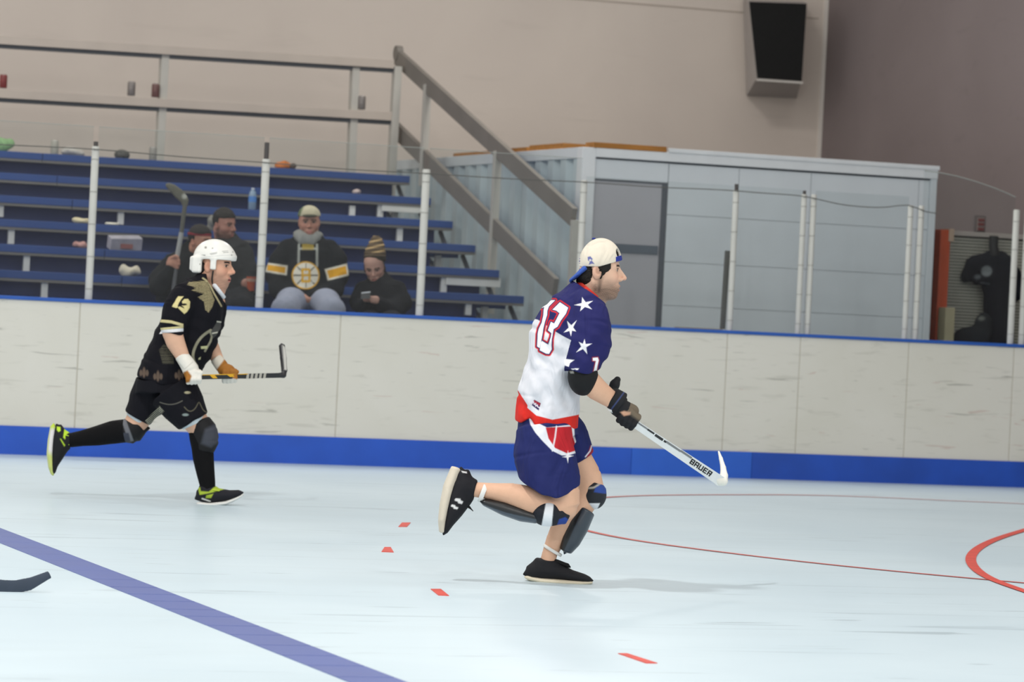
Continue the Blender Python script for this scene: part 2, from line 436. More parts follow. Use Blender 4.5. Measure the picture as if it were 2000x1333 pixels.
M_line = mat('dark_blue_line_tile', '50609c', 0.4, vary=0.25, vscale=3, col2='55639c')
M_red = mat('red_line_paint', 'd2493c', 0.5, vary=0.15, vscale=8)
M_redthin = mat('thin_red_line_paint', 'c4544c', 0.5, vary=0.15, vscale=8)
# centre line: separate tiles with open seams, running straight across the rink
XL0, XL1 = 3.66*CAMH/1.38*1.034, 4.005*CAMH/1.38
XL0 = at_z(340, 1197.5)[0]; XL1 = at_z(430, 1196)[0]
seam_px = [(60,1072),(90,1084),(130,1097),(165,1116),(190,1133),(270,1149),(300,1163),(350,1177),(400,1193),(440,1207),(480,1225),(530,1243),(570,1263),(620,1283),(680,1303),(720,1325)]
ys = sorted(at_z(*p)[1] for p in seam_px)
st = float(np.median(np.diff(ys)))
y = ys[0]
while y > 8: y -= st; ys.insert(0, y)
y = ys[-1]
while y < YB-0.2-st: y += st; ys.append(y)
ys.append(YB-0.06)
for i in range(len(ys)-1):
    g = 0.006 if i % 2 else 0.003
    g = 0.012 if ys[i] < 14.5 else 0.003
    a = MB().box((XL0, ys[i]+g*0.5, 0.0), (XL1, ys[i+1]-g*0.5, 0.003)); a.build('line_tile', M_line, fl)
def strip(name, pts, w, m, z=0.003):
    """painted floor line through ground points, of true width w"""
    P = np.array([p[:2] for p in pts]); t = np.gradient(P, axis=0); t /= np.linalg.norm(t, axis=1)[:, None]; n = np.stack([-t[:, 1], t[:, 0]], 1)
    V = [(*q, z) for q in P+n*w/2]+[(*q, z) for q in P-n*w/2]; k = len(P)
    F = [(i, i+1, k+i+1, k+i) for i in range(k-1)]
    return mk(name, V, F, m, fl)
def spline(pts, n=60):
    P = np.array(pts, float); d = np.r_[0, np.cumsum(np.linalg.norm(np.diff(P, axis=0), axis=1))]; x = np.linspace(0, d[-1], n)
    # natural cubic per coordinate
    out = []
    N = len(P); h = np.diff(d)
    for c in range(P.shape[1]):
        Y = P[:, c]; A = np.eye(N); r = np.zeros(N)
        for i in range(1, N-1):
            A[i, i-1:i+2] = h[i-1], 2*(h[i-1]+h[i]), h[i]; r[i] = 6*((Y[i+1]-Y[i])/h[i]-(Y[i]-Y[i-1])/h[i-1])
        m2 = np.linalg.solve(A, r); k = np.clip(np.searchsorted(d, x)-1, 0, N-2); a = d[k+1]-x; b = x-d[k]; H = h[k]
        out.append(m2[k]*a**3/(6*H)+m2[k+1]*b**3/(6*H)+(Y[k]/H-m2[k]*H/6)*a+(Y[k+1]/H-m2[k+1]*H/6)*b)
    return np.stack(out, 1)
circ = [(2060,990),(2000,985.5),(1900,981),(1700,972),(1560,968),(1450,967.5),(1320,968),(1180,973),(1110,984),(1080,1000),(1092,1018),(1140,1036),(1250,1058),(1400,1078.5),(1560,1097.5),(1800,1122),(2000,1140),(2080,1147)]
strip('face_off_circle_line', spline([at_z(*p)[:2] for p in circ], 160), 0.046, M_redthin)
arc = [(2100,1012),(2050,1023),(2000,1037),(1950,1053),(1910,1073),(1896,1092),(1905,1112),(1940,1134),(2000,1156),(2060,1176)]
strip('thick_red_arc_line', spline([at_z(*p)[:2] for p in arc], 100), 0.058, M_red, 0.004)
for quad in ([(778,1030),(785,1022),(802,1022),(795,1030)], [(745,1079),(751,1070),(763,1070),(769,1080)], [(841,1152),(861,1152),(877,1165),(856,1164)], [(1207,1278),(1225,1278),(1284,1297),(1262,1297)]):
    P = [at_z(*q) for q in quad]
    mk('red_hash_mark', [(p[0], p[1], 0.003) for p in P]+[(p[0], p[1], 0.0) for p in P], [(0, 1, 2, 3), (0, 4, 5, 1), (1, 5, 6, 2), (2, 6, 7, 3), (3, 7, 4, 0)], M_red, fl)

# ---- walls of the hall
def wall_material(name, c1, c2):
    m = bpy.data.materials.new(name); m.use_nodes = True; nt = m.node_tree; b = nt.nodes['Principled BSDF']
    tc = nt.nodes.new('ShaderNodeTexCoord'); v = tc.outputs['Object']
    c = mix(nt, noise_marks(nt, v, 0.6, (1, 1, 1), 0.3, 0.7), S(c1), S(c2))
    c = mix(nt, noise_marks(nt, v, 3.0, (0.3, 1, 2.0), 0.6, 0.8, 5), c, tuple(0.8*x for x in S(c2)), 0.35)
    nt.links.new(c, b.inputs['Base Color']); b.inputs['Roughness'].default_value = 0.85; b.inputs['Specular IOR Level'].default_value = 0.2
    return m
YW = 33.0; XW = at_y(1608, 200, YW)[0]
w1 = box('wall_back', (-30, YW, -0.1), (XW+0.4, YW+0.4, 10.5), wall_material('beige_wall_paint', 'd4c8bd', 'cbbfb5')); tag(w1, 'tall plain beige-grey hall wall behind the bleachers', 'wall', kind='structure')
w2 = box('wall_right', (XW, 18.0, -0.1), (XW+0.4, YW, 10.5), wall_material('shaded_side_wall_tone', '857a79', '7d7271')); tag(w2, 'side wall right of the loudspeaker, coloured darker for its weaker light', 'wall', kind='structure')  # weaker light on this wall is put into its darker colour
box('corner_trim', (XW-0.045, YW-0.012, 0), (XW-0.001, YW, 10.5), mat('corner_trim_paint', 'd8d0c8', 0.7), w1)
for zz in (4.35, 6.2):
    box('wall_joint', (-30, YW-0.004, zz), (XW-0.1, YW, zz+0.012), mat('wall_joint_paint', 'a89c90', 0.8), w1)

# ---- rink boards with kick plate, cap rail, posts and glass
bd = root('wall_boards', (9.0, YB, 0), 'white rink boards with blue cap rail, blue kick plate and glass above', 'rink boards', kind='structure')
def board_material():
    m = bpy.data.materials.new('scuffed_white_board'); m.use_nodes = True; nt = m.node_tree; b = nt.nodes['Principled BSDF']
    tc = nt.nodes.new('ShaderNodeTexCoord'); v = tc.outputs['Object']
    c = mix(nt, noise_marks(nt, v, 1.2, (1, 1, 1), 0.3, 0.7), S('dad7ce'), S('d4d1c6'))
    c = mix(nt, noise_marks(nt, v, 3.0, (1.2, 1, 9.0), 0.60, 0.72, 4), c, S('aaa79c'), 0.3)
    c = mix(nt, noise_marks(nt, v, 2.6, (1.0, 1, 14.0), 0.66, 0.70, 12), c, S('6f6e66'), 0.4)
    c = mix(nt, noise_marks(nt, v, 1.7, (1.5, 1, 12.0), 0.69, 0.72, 31), c, S('b07a70'), 0.3)
    nt.links.new(c, b.inputs['Base Color']); b.inputs['Roughness'].default_value = 0.5; b.inputs['Specular IOR Level'].default_value = 0.3
    return m
M_board = board_material()
M_kicks = [mat('blue_kick_plate', '1c54c0', 0.45, vary=0.12, vscale=3), mat('brighter_blue_kick_plate', '2561cc', 0.45, vary=0.12, vscale=3), mat('deep_blue_kick_plate', '194db4', 0.45, vary=0.18, vscale=3)]
M_cap = mat('blue_cap_rail', '2157ae', 0.4, vary=0.1)
seams = [at_y(p, 740, YB)[0] for p in (-480, 150, 660, 1075, 1417, 1560, 1772, 1978)]
seams = [seams[0]-2.2*i for i in range(5, 0, -1)]+seams+[seams[-1]+2.0*i for i in range(1, 5)]
for a, b in zip(seams[:-1], seams[1:]):
    MB().box((a+0.004, YB, HK-0.01), (b-0.004, YB+0.05, HB)).build('board_panel', M_board, bd, bevel=0.003)
    MB().box((b-0.012, YB+0.006, HK-0.01), (b+0.012, YB+0.05, HB-0.002)).build('joint_strip', mat('board_joint', 'c3beb1', 0.6), bd)
ks = [-9.0, at_y(-300, 880, YB)[0], at_y(1232, 900, YB)[0], at_y(1467, 910, YB)[0], at_y(2250, 940, YB)[0], 21.0]
for i, (a, b) in enumerate(zip(ks[:-1], ks[1:])):
    MB().box((a+0.0015, YB-0.012, 0.0), (b-0.0015, YB+0.05, HK)).build('kick_plate', M_kicks[[0, 0, 1, 2, 0][i]], bd, bevel=0.002)
MB().box((-9, YB-0.015, HB), (21, YB+0.16, HB+0.026)).build('cap_rail', M_cap, bd, bevel=0.006)
MB().box((-9, YB+0.05, 0), (21, YB+0.13, HB)).build('backing_frame', mat('board_frame_steel', '8a8f96', 0.5, 0.6), bd)

M_post = mat('white_post_paint', 'c6c6c0', 0.45, vary=0.06)
M_capdark = mat('dark_post_tip', '4b4644', 0.6)
M_glassedge = mat('glass_edge', '9ea29c', 0.3)
YG = YB+0.085
def glass_material():
    m = bpy.data.materials.new('clear_rink_glass'); m.use_nodes = True; nt = m.node_tree
    out = nt.nodes['Material Output']; nt.nodes.remove(nt.nodes['Principled BSDF'])
    tr = nt.nodes.new('ShaderNodeBsdfTransparent'); tr.inputs[0].default_value = (0.93, 0.945, 0.945, 1)
    gl = nt.nodes.new('ShaderNodeBsdfGlossy'); gl.inputs['Roughness'].default_value = 0.08; gl.inputs[0].default_value = (1, 1, 1, 1)
    df = nt.nodes.new('ShaderNodeBsdfDiffuse'); df.inputs[0].default_value = (0.8, 0.82, 0.82, 1)
    tc = nt.nodes.new('ShaderNodeTexCoord')
    fac = noise_marks(nt, tc.outputs['Object'], 2.0, (1, 1, 1), 0.3, 0.8)
    mu = nt.nodes.new('ShaderNodeMath'); mu.operation = 'MULTIPLY_ADD'; mu.inputs[1].default_value = 0.006; mu.inputs[2].default_value = 0.004; nt.links.new(fac, mu.inputs[0])
    m1 = nt.nodes.new('ShaderNodeMixShader'); nt.links.new(mu.outputs[0], m1.inputs[0]); nt.links.new(tr.outputs[0], m1.inputs[1]); nt.links.new(df.outputs[0], m1.inputs[2])
    m2 = nt.nodes.new('ShaderNodeMixShader'); m2.inputs[0].default_value = 0.012; nt.links.new(m1.outputs[0], m2.inputs[1]); nt.links.new(gl.outputs[0], m2.inputs[2])
    nt.links.new(m2.outputs[0], out.inputs[0]); return m
M_glass = glass_material()
post_px = [(187, 286, 0.028), (520, 311, 0.030), (833, 331, 0.030), (1141, 352, 0.026), (1438, 372, 0.024), (1571, 380, 0.022), (1590, 380, 0.022), (1779, 401, 0.022), (1800, 402, 0.022), (1986, 410, 0.026), (2008, 412, 0.026)]
tops = {}; PX_ = []
for px, py, r in post_px:
    T = at_y(px, py, YG); X = T[0]; zt = T[2]; PX_.append((X, zt))
    prof = [(r, HB+0.026), (r, zt-0.006), (r*0.85, zt)]
    p = MB().lathe((X, YG, 0), prof, 16).build('glass_post', M_post, bd, smooth=True)
    for k in range(5):
        z = HB+0.1+k*(zt-HB-0.2)/4; MB().lathe((X, YG, z), [(r*1.06, 0), (r*1.06, 0.008)], 16).build('strap', mat('post_strap', 'a9a8a2', 0.5), p, smooth=True)
    tip = {187: 0.035, 520: 0.125, 1438: 0.05, 1571: 0.03}.get(px, 0)
    if tip: MB().lathe((X, YG, zt), [(r*0.62, 0), (r*0.62, tip)], 12).build('post_tip', M_capdark, p, smooth=True)
# dark brace bar beside one post
q0, q1 = at_y(1421, 490, YG+0.06), at_y(1411, 643, YG+0.06)
MB().bar(q0, q1, 0.035, 0.03, (0, 1, 0)).build('post_brace', mat('dark_brace_metal', '55534f', 0.5), bd)
ZG = 2.435
gx = [PX_[0][0]-2.56, PX_[0][0]-1.28]+[p[0] for p in PX_]+[PX_[-1][0]+1.25]
for a, b in zip(gx[:-1], gx[1:]):
    if b-a < 0.2: continue
    if abs(a-PX_[8][0]) < 0.01:   # last bay before the corner: top edge sweeps down in a curve
        top = [at_y(x, y, YG) for x, y in ((1806, 334), (1835, 338), (1870, 345), (1905, 355), (1940, 367), (1965, 377), (1984, 386))]
        poly = [(a+0.025, YG, HB+0.03), (b-0.025, YG, HB+0.03)]+[(t[0], YG, t[2]) for t in reversed(top)]
        g = MB().prism(poly, (0, 0.010, 0)).build('glass_pane', M_glass, bd)
        MB().tube([(t[0], YG+0.005, t[2]+0.003) for t in top], 0.004, 8).build('pane_edge', M_glassedge, g, smooth=True)
    else:
        zt = ZG if b < PX_[3][0]+0.1 else 2.30
        g = MB().box((a+0.02, YG, HB+0.03), (b-0.02, YG+0.010, zt)).build('glass_pane', M_glass, bd)
        if b < PX_[3][0]+0.1: MB().box((a+0.02, YG, zt), (b-0.02, YG+0.010, zt+0.004)).build('pane_edge', M_glassedge, g)
# cord strung along the post heads
cp = [(-60, 279), (20, 283.5), (187, 292), (350, 306), (520, 318), (680, 331), (833, 339), (990, 349), (1141, 356), (1290, 366), (1438, 373), (1500, 378), (1571, 384), (1600, 390), (1640, 399), (1690, 404.5), (1740, 404), (1779, 402), (1806, 413), (1830, 417)]
cord = MB().tube(spline([at_y(x, y, YG-0.03) for x, y in cp], 90), 0.0042, 6).build('post_cord', mat('grey_cord', '5a5954', 0.7), None, smooth=True)
tag(cord, 'thin dark cord strung along the glass post tops', 'cord')

# ================================================================== BLEACHERS
Y0, DY = 27.40, 0.585
XE = at_y(1025, 585, Y0)[0]
row_px = [(1024, 579), (977, 532), (934, 482), (889, 433), (845, 389), (801, 344)]
rows = []
for i, (px, py) in enumerate(row_px):
    t = at_x(px, py, XE); rows.append((t[1], t[2]))
DZ = (rows[-1][1]-rows[0][1])/5; DYr = (rows[-1][0]-rows[0][0])/5
rows = [(rows[0][0]+DYr*k, rows[0][1]+DZ*k) for k in range(-2, 6)]
bl = root('bleacher', (5.0, rows[0][0], 0), 'stepped blue plank bleacher with grey metal frame behind the boards', 'bleacher')
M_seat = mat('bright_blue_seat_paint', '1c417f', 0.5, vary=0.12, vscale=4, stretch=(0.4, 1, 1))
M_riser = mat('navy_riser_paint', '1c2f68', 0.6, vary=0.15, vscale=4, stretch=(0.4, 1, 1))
M_alu = mat('aluminium_edge', '6f6c68', 0.5, 0.3, vary=0.1)
M_frame = mat('pale_grey_frame', 'd2d1cb', 0.55, vary=0.08)
XB0 = -3.0
for i, (yy, zz) in enumerate(rows):
    last = i == len(rows)-1
    xe = XE
    for a, b in ((XB0, 1.9), (1.905, 6.5), (6.505, xe)):
        s = MB().box((a, yy, zz-0.062), (b, yy+0.27, zz)).build('seat_plank', M_seat, bl, bevel=0.006)
        MB().box((a, yy+0.004, zz-0.084), (b, yy+0.24, zz-0.0625)).build('plank_channel', M_alu, s)
    if i < len(rows)-1:
        MB().box((XB0, yy+0.275, zz-0.115), (xe-0.32 if i % 2 else xe-0.06, yy+DYr+0.24, zz-0.07)).build('foot_plank', M_seat, bl, bevel=0.005)
    # recessed riser board under the seat
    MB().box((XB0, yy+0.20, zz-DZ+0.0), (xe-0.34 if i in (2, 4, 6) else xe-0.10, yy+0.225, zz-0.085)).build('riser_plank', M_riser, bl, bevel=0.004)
# frames: vertical legs, sloping stringers
for xf in (-1.2, 0.6, 2.4, 4.2, 6.0, 7.8, XE-0.25):
    a, b = rows[0], rows[-1]
    MB().bar((xf, a[0]+0.2, a[1]-0.28), (xf, b[0]+0.2, b[1]-0.28), 0.05, 0.08).build('stringer', M_frame, bl)
    for yy, zz in rows[::2]: MB().box((xf-0.025, yy+0.24, 0), (xf+0.025, yy+0.29, zz-0.1)).build('frame_leg', M_frame, bl)
# short uprights in front of the risers (visible grey studs)
for px, y0, y1 in ((2, 398, 424), (23, 446, 477), (53, 497, 531), (88, 551, 584), (237, 411, 439), (689, 402, 422), (782, 443, 472), (916, 592, 616), (744, 397, 424), (868, 542, 572)):
    cz = at_y(px, (y0+y1)/2, rows[3][0])[2]
    k = int(np.argmin([abs(to_px((9, r[0]+0.17, r[1]-0.13))[1]-to_px((9, r[0]+0.17, r[1]-0.13))[1]+abs(at_y(px, (y0+y1)/2, r[0]+0.17)[2]-(r[1]-0.13))) for r in rows]))
    yy = rows[k][0]+0.03
    a, b = at_y(px, y0, yy), at_y(px, y1, yy)
    MB().box((a[0]-0.026, yy, b[2]), (a[0]+0.026, yy+0.04, a[2])).build('seat_stud', M_frame, bl, bevel=0.004)
for (x0, x1, ya, yb) in ((745, 822, 400, 417), (870, 976, 541, 562)):
    k = int(np.argmin([abs(at_y((x0+x1)/2, (ya+yb)/2, r[0]+0.15)[2]-(r[1]-0.12)) for r in rows])); yy = rows[k][0]+0.03
    a, b = at_y(x0, ya, yy), at_y(x1, yb, yy)
    MB().box((a[0], yy-0.02, b[2]), (b[0], yy+0.02, b[2]+0.075)).build('end_brace', M_frame, bl, bevel=0.004)
# dark end brackets hanging under the seat ends
for yy, zz in rows[2:]:
    MB().bar((XE-0.05, yy+0.20, zz-0.09), (XE-0.05, yy+0.02, zz-0.22), 0.03, 0.03).build('end_bracket', mat('dark_bracket', '4a4d55', 0.5), bl)

# guard rail above the top row and the stair rail down the bleacher end
YR = rows[-1][0]+0.55
M_rail = mat('beige_rail_paint', 'b5a99d', 0.6, vary=0.08, vscale=3)
M_railu = mat('rail_shade_and_leg_grey', '5a5c5e', 0.55)
M_railpost = mat('grey_rail_post', 'b3afa6', 0.55, vary=0.06)
M_stair = mat('grey_stair_rail', '78726b', 0.6, vary=0.12, vscale=3)
gr = root('guard_rail', (6.0, YR, 2.5), 'beige two-bar guard rail along the top of the bleacher', 'railing')
def rail_between(name, pa, pb, hpx, Y, thick, m, par):
    a, b = at_y(*pa, Y), at_y(*pb, Y); h = hpx*np.linalg.norm(a-CO)/FPX
    L = a-(b-a)*2.3 if name != 'stub' else a
    return MB().bar((L[0], Y, (L[2])), (b[0], Y, b[2]), thick, h).build(name, m, par, bevel=0.004)
for (l0, r0) in (((0, 78), (768, 126)), ((0, 183), (768, 228))):
    t = rail_between('rail_bar', (l0[0], l0[1]), (r0[0], r0[1]), 17, YR, 0.06, M_rail, gr)
    rail_between('rail_shade_strip', (l0[0], l0[1]+12), (r0[0], r0[1]+12), 9, YR+0.02, 0.03, M_railu, t)  # dark bar stands in for the shade in the rail's recess
for (xa, ya, xb, yb) in ((322, 104, 311, 312), (694, 132, 686, 338)):
    a, b = at_y(xa, ya, YR+0.04), at_y(xb, yb, YR+0.04); r = 10*np.linalg.norm(a-CO)/FPX
    MB().bar((b[0], YR+0.05, b[2]-0.3), (a[0], YR+0.05, a[2]), 0.07, 2*r, (0, 1, 0)).build('rail_post', M_railpost, gr, bevel=0.004)
for xx in (-1.9, 0.0, 1.95, 3.9):
    MB().box((xx-0.04, YR+0.02, 0), (xx+0.04, YR+0.09, at_y(318, 104, YR)[2])).build('rail_post', M_railpost, gr, bevel=0.004)
a, b = at_y(776, 130, YR), at_y(768, 245, YR)
MB().bar((b[0], YR, b[2]-0.9), (a[0], YR, a[2]), 0.07, 0.085, (0, 1, 0)).build('rail_post', M_railpost, gr, bevel=0.004)
sr = root('stair_rail', (XE+0.06, 29.0, 1.0), 'dark grey sloping double stair handrail at the bleacher end', 'railing')
XS = XE+0.09
def xpt(px, py): return at_x(px, py, XS)
for (pa, pb, hp) in (((775, 110), (1121, 425), 32), ((772, 252), (1085, 562), 32)):
    a, b = xpt(*pa), xpt(*pb); t = b-a; up = np.array([0, -t[2], t[1]]); 
    MB().bar(a, b, 0.045, hp*np.linalg.norm(a-CO)/FPX*0.98).build('sloping_rail', M_stair, sr, bevel=0.005)
c = xpt(778, 104); MB().lathe((XS-0.03, c[1], c[2]), [(0.07, 0), (0.07, 0.06)], 20, axis=(1, 0, 0)).build('rail_end', M_stair, sr, smooth=True)
for (pa, pb, w) in (((835, 165), (825, 300), 15), ((972, 295), (962, 545), 15), ((1123, 430), (1113, 640), 12)):
    a, b = xpt(*pa), xpt(*pb); ww = w*np.linalg.norm(a-CO)/FPX
    MB().bar((XS, a[1], b[2]-0.3), (XS, a[1], a[2]), 0.06, ww, (0, 1, 0)).build('rail_post', M_railpost, sr, bevel=0.004)

# ================================================================== METAL CONTAINER SHED
YC = 27.05
cl, cr = at_y(1138, 287, YC), at_y(1830, 333, YC)
XC, XC2, ZC = at_y(1152, 290, YC)[0]-0.05, cr[0], (cl[2]+cr[2])/2
YC2 = at_x(776, 300, XC)[1]
ct = root('storage_container', ((XC+XC2)/2, YC, 0), 'pale blue-grey metal storage container with corrugated side and grey door', 'container')
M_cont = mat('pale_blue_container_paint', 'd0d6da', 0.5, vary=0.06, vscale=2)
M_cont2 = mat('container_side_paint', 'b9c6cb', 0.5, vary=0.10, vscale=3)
M_trimw = mat('white_container_trim', 'dadddf', 0.5, vary=0.05)
M_door = mat('grey_door_paint', 'acabb0', 0.5, vary=0.05, vscale=2)
M_dark = mat('dark_gap', '3f454c', 0.7)
# corrugated side: trapezoid ribs
n = 16; V = []; F = []; step = (YC2-YC-0.1)/n; yv = YC+0.1; pts = []
for i in range(n):
    for f_, d in ((0.0, 0), (0.42, 0), (0.56, 0.05), (0.86, 0.05)): pts.append((yv+(i+f_)*step, d))
pts.append((yv+n*step, 0))
for (py_, d) in pts: V += [(XC+d, py_, 0.05), (XC+d, py_, ZC-0.09)]
F = [(2*i, 2*i+1, 2*i+3, 2*i+2) for i in range(len(pts)-1)]
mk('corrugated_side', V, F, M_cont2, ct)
MB().box((XC-0.01, YC, ZC-0.09), (XC+0.12, YC2, ZC)).build('side_top_rail', M_cont, ct, bevel=0.004)
MB().box((XC-0.02, YC-0.02, 0), (XC+0.10, YC+0.10, ZC)).build('corner_post', M_trimw, ct, bevel=0.006)
MB().box((XC2-0.06, YC-0.015, 0), (XC2, YC+0.10, ZC-0.05)).build('corner_post', M_cont, ct, bevel=0.004)
MB().box((XC+0.06, YC+0.04, 0), (XC2-0.01, YC2, ZC-0.04)).build('container_body', M_cont, ct)
MB().box((XC+0.10, YC-0.025, ZC-0.075), (XC2, YC+0.04, ZC-0.0)).build('top_rail', M_trimw, ct, bevel=0.004)
MB().box((at_y(1304, 300, YC)[0], YC-0.035, ZC-0.0), (XC2+0.01, YC+0.5, ZC+0.035)).build('roof_edge', M_trimw, ct, bevel=0.004)
MB().box((XC+0.10, YC-0.005, ZC-0.088), (XC2, YC+0.03, ZC-0.076)).build('rail_shadow_gap', M_dark, ct)
xd0, xd1 = at_y(1160, 400, YC)[0], at_y(1300, 400, YC)[0]; zd = at_y(1230, 356, YC)[2]
dr = MB().box((xd0, YC+0.012, 0.05), (xd1-0.035, YC+0.04, zd)).build('door', M_door, ct)
zb0, zb1 = at_y(1270, 497, YC)[2], at_y(1270, 480, YC)[2]
MB().box((xd0+0.05, YC-0.004, zb0), (xd1-0.05, YC+0.012, zb1)).build('door_push_bar', mat('slate_push_bar', '56606b', 0.5), dr, bevel=0.003)
MB().box((xd1-0.035, YC+0.0, 0.05), (xd1+0.012, YC+0.04, zd)).build('door_jamb', mat('dark_jamb', '4d525a', 0.6), ct)
MB().box((xd0, YC+0.0, zd), (xd1+0.012, YC+0.04, zd+0.012)).build('door_head', mat('dark_jamb', '4d525a', 0.6), ct)
cols = [xd1+0.014]+[at_y(p, 500, YC)[0] for p in (1436, 1577, 1788)]+[XC2-0.062]
zs = [0.05, 0.75]+[at_y(1600, p, YC)[2] for p in (612, 528, 437)]+[ZC-0.09]
for a, b in zip(cols[:-1], cols[1:]):
    for z0, z1 in zip(zs[:-1], zs[1:]):
        MB().box((a+0.002, YC+0.0, z0+0.0015), (b-0.002, YC+0.04, z1-0.0015)).build('front_panel', M_cont, ct, bevel=0.002)
MB().box((xd0-0.01, YC, zd+0.014), (xd1+0.010, YC+0.04, ZC-0.09)).build('front_panel', M_cont, ct, bevel=0.002)
M_wood = mat('orange_timber', 'a8702f', 0.7, vary=0.25, vscale=5, stretch=(1, 6, 6))
def timber(pa, pb, X, w, h, label, Y=None):
    if Y is None:
        a, b = at_x(*pa, X), at_x(*pb, X); z = ZC
        o = MB().box((X, min(a[1], b[1]), z), (X+w, max(a[1], b[1]), z+h)).build('timber_plank', M_wood, None, bevel=0.004)
    else:
        a, b = at_y(*pa, Y), at_y(*pb, Y); o = MB().box((a[0], Y, ZC+0.0), (b[0], Y+w, ZC+h)).build('timber_plank', M_wood, None, bevel=0.004)
    return tag(o, label, 'plank', 'timber planks on the container roof')
timber((886, 287), (956, 287), XC+0.01, 0.2, 0.03, 'short orange timber plank on the container roof, behind the stair rail')
timber((960, 284), (1030, 281), XC+0.03, 0.2, 0.04, 'middle orange timber plank on the container side roof edge')
timber((1034, 280), (1100, 283), XC+0.02, 0.2, 0.05, 'orange timber plank on the container roof nearest the corner post')
timber((1160, 292), (1302, 300), 0, 0.2, 0.045, 'long orange timber plank lying above the grey container door', Y=YC-0.03)
# benches just behind the boards
for (xa, xb, ya) in ((1340, 1412, 640), (1434, 1522, 648)):
    Yb_ = YB+0.75; a, b = at_y(xa, ya, Yb_), at_y(xb, ya+3, Yb_)
    r_ = root('wooden_bench', ((a[0]+b[0])/2, Yb_, 0), 'low wooden bench top showing above the boards %s the dark-braced glass post' % ('left of' if xa < 1400 else 'right of'), 'bench')
    MB().box((a[0], Yb_, a[2]-0.035), (b[0], Yb_+0.25, a[2])).build('bench_top', mat('dull_wood', '8c7a58', 0.7, vary=0.2), r_, bevel=0.004)
    for xx in (a[0]+0.05, b[0]-0.05): MB().box((xx-0.02, Yb_+0.05, 0), (xx+0.02, Yb_+0.2, a[2]-0.035)).build('bench_leg', M_railu, r_)

# ================================================================== LOUDSPEAKER ON THE WALL
zs0 = at_y(1510, 150, YW-0.45)
sp = root('wall_loudspeaker', tuple(at_y(1512, 190, YW-0.02)), 'white-cased wedge loudspeaker with black grille high on the wall', 'loudspeaker')
YF = YW-0.62
def fy(px, py, Y): return at_y(px, py, Y)
ft = [fy(1462, 2, YF-0.12), fy(1575, 6, YF-0.12), fy(1565, 159, YF+0.02), fy(1478, 153, YF+0.02)]
bk = [fy(1452, -2, YW-0.02), fy(1568, 2, YW-0.02), fy(1556, 192, YW-0.02), fy(1458, 187, YW-0.02)]
bk[3] = bk[3]*1.0
M_case = mat('white_speaker_case', 'a7a09c', 0.5, vary=0.04); M_gril = mat('black_speaker_grille', '0d0d0d', 0.8, bump=0.6, bscale=40)
V = ft+bk
ct_ = MB(); ct_.add(V, [(0, 3, 2, 1), (4, 5, 6, 7), (0, 1, 5, 4), (1, 2, 6, 5), (2, 3, 7, 6), (3, 0, 4, 7)]); ct_.build('speaker_case', M_case, sp)
cen = sum(ft)/4; nrm = np.cross(ft[1]-ft[0], ft[3]-ft[0]); nrm /= np.linalg.norm(nrm)
if nrm[1] > 0: nrm = -nrm
gp = [cen+(p-cen)*0.985 for p in ft]; gp = [p+nrm*0.004 for p in gp]
MB().prism(gp, nrm*0.015).build('speaker_grille', M_gril, sp)
lip = [ft[3]+nrm*0.02, ft[2]+nrm*0.02]
MB().bar(lip[0]-np.array([0, 0, 0.012]), lip[1]-np.array([0, 0, 0.012]), 0.05, 0.02).build('lower_lip', mat('white_lip', 'd0cbc4', 0.4), sp)

# ================================================================== RIGHT CORNER BEHIND THE GLASS
YS = 27.6
sh = root('roller_shutter', tuple(at_y(1915, 660, YS)*np.array([1, 1, 0])), 'grey slatted roller shutter with white head rail by the orange post', 'shutter')
a, b = at_y(1852, 455, YS), at_y(2080, 472, YS)
M_slat = mat('grey_slat', 'a9a99d', 0.5, vary=0.1)
MB().box((a[0], YS-0.03, a[2]-0.02), (b[0], YS+0.05, a[2]+0.02)).build('head_rail', mat('white_head_rail', 'a8a19a', 0.5), sh, bevel=0.004)
MB().box((a[0]-0.1, YS+0.04, 0.0), (b[0], YS+0.06, a[2])).build('shutter_backing', mat('dark_backing', '23262a', 0.8), sh)
z = a[2]-0.035; k = 0
while z > 0.85:
    MB().box((a[0]+0.01, YS, z-0.020), (b[0]-0.02, YS+0.03, z)).build('slat', M_slat, sh, bevel=0.003); z -= 0.027
YO = 27.3
o0, o1 = at_y(1838, 448, YO), at_y(1857, 455, YO)
op = root('orange_post', (o0[0], YO, 0), 'tall orange painted post at the container corner', 'post')
MB().box((o0[0], YO, 0), (o1[0], YO+0.12, o0[2])).build('post_body', mat('orange_post_paint', 'b8481c', 0.5, vary=0.15), op, bevel=0.01)
MB().box((o1[0]-0.02, YO-0.01, o0[2]-0.10), (o1[0]+0.03, YO+0.1, o0[2]+0.01)).build('post_bracket', mat('pale_bracket', 'b09a86', 0.5), op, bevel=0.006)
d0 = at_y(1826, 445, YO+0.1)
MB().box((d0[0]-0.12, YO+0.16, 0), (o0[0]+0.02, YO+0.2, o0[2]-0.01)).build('post_panel', mat('dark_panel', '22242a', 0.7), op)
b0, b1 = at_y(1826, 600, YO+0.05), at_y(1842, 668, YO+0.05)
cb = MB().box((b0[0], YO-0.16, 0), (b1[0]-0.005, YO-0.02, b0[2])).build('cream_crate', mat('cream_crate', 'a9a183', 0.6, vary=0.1), None, bevel=0.01); tag(cb, 'narrow cream upright panel leaning beside the orange post', 'panel')
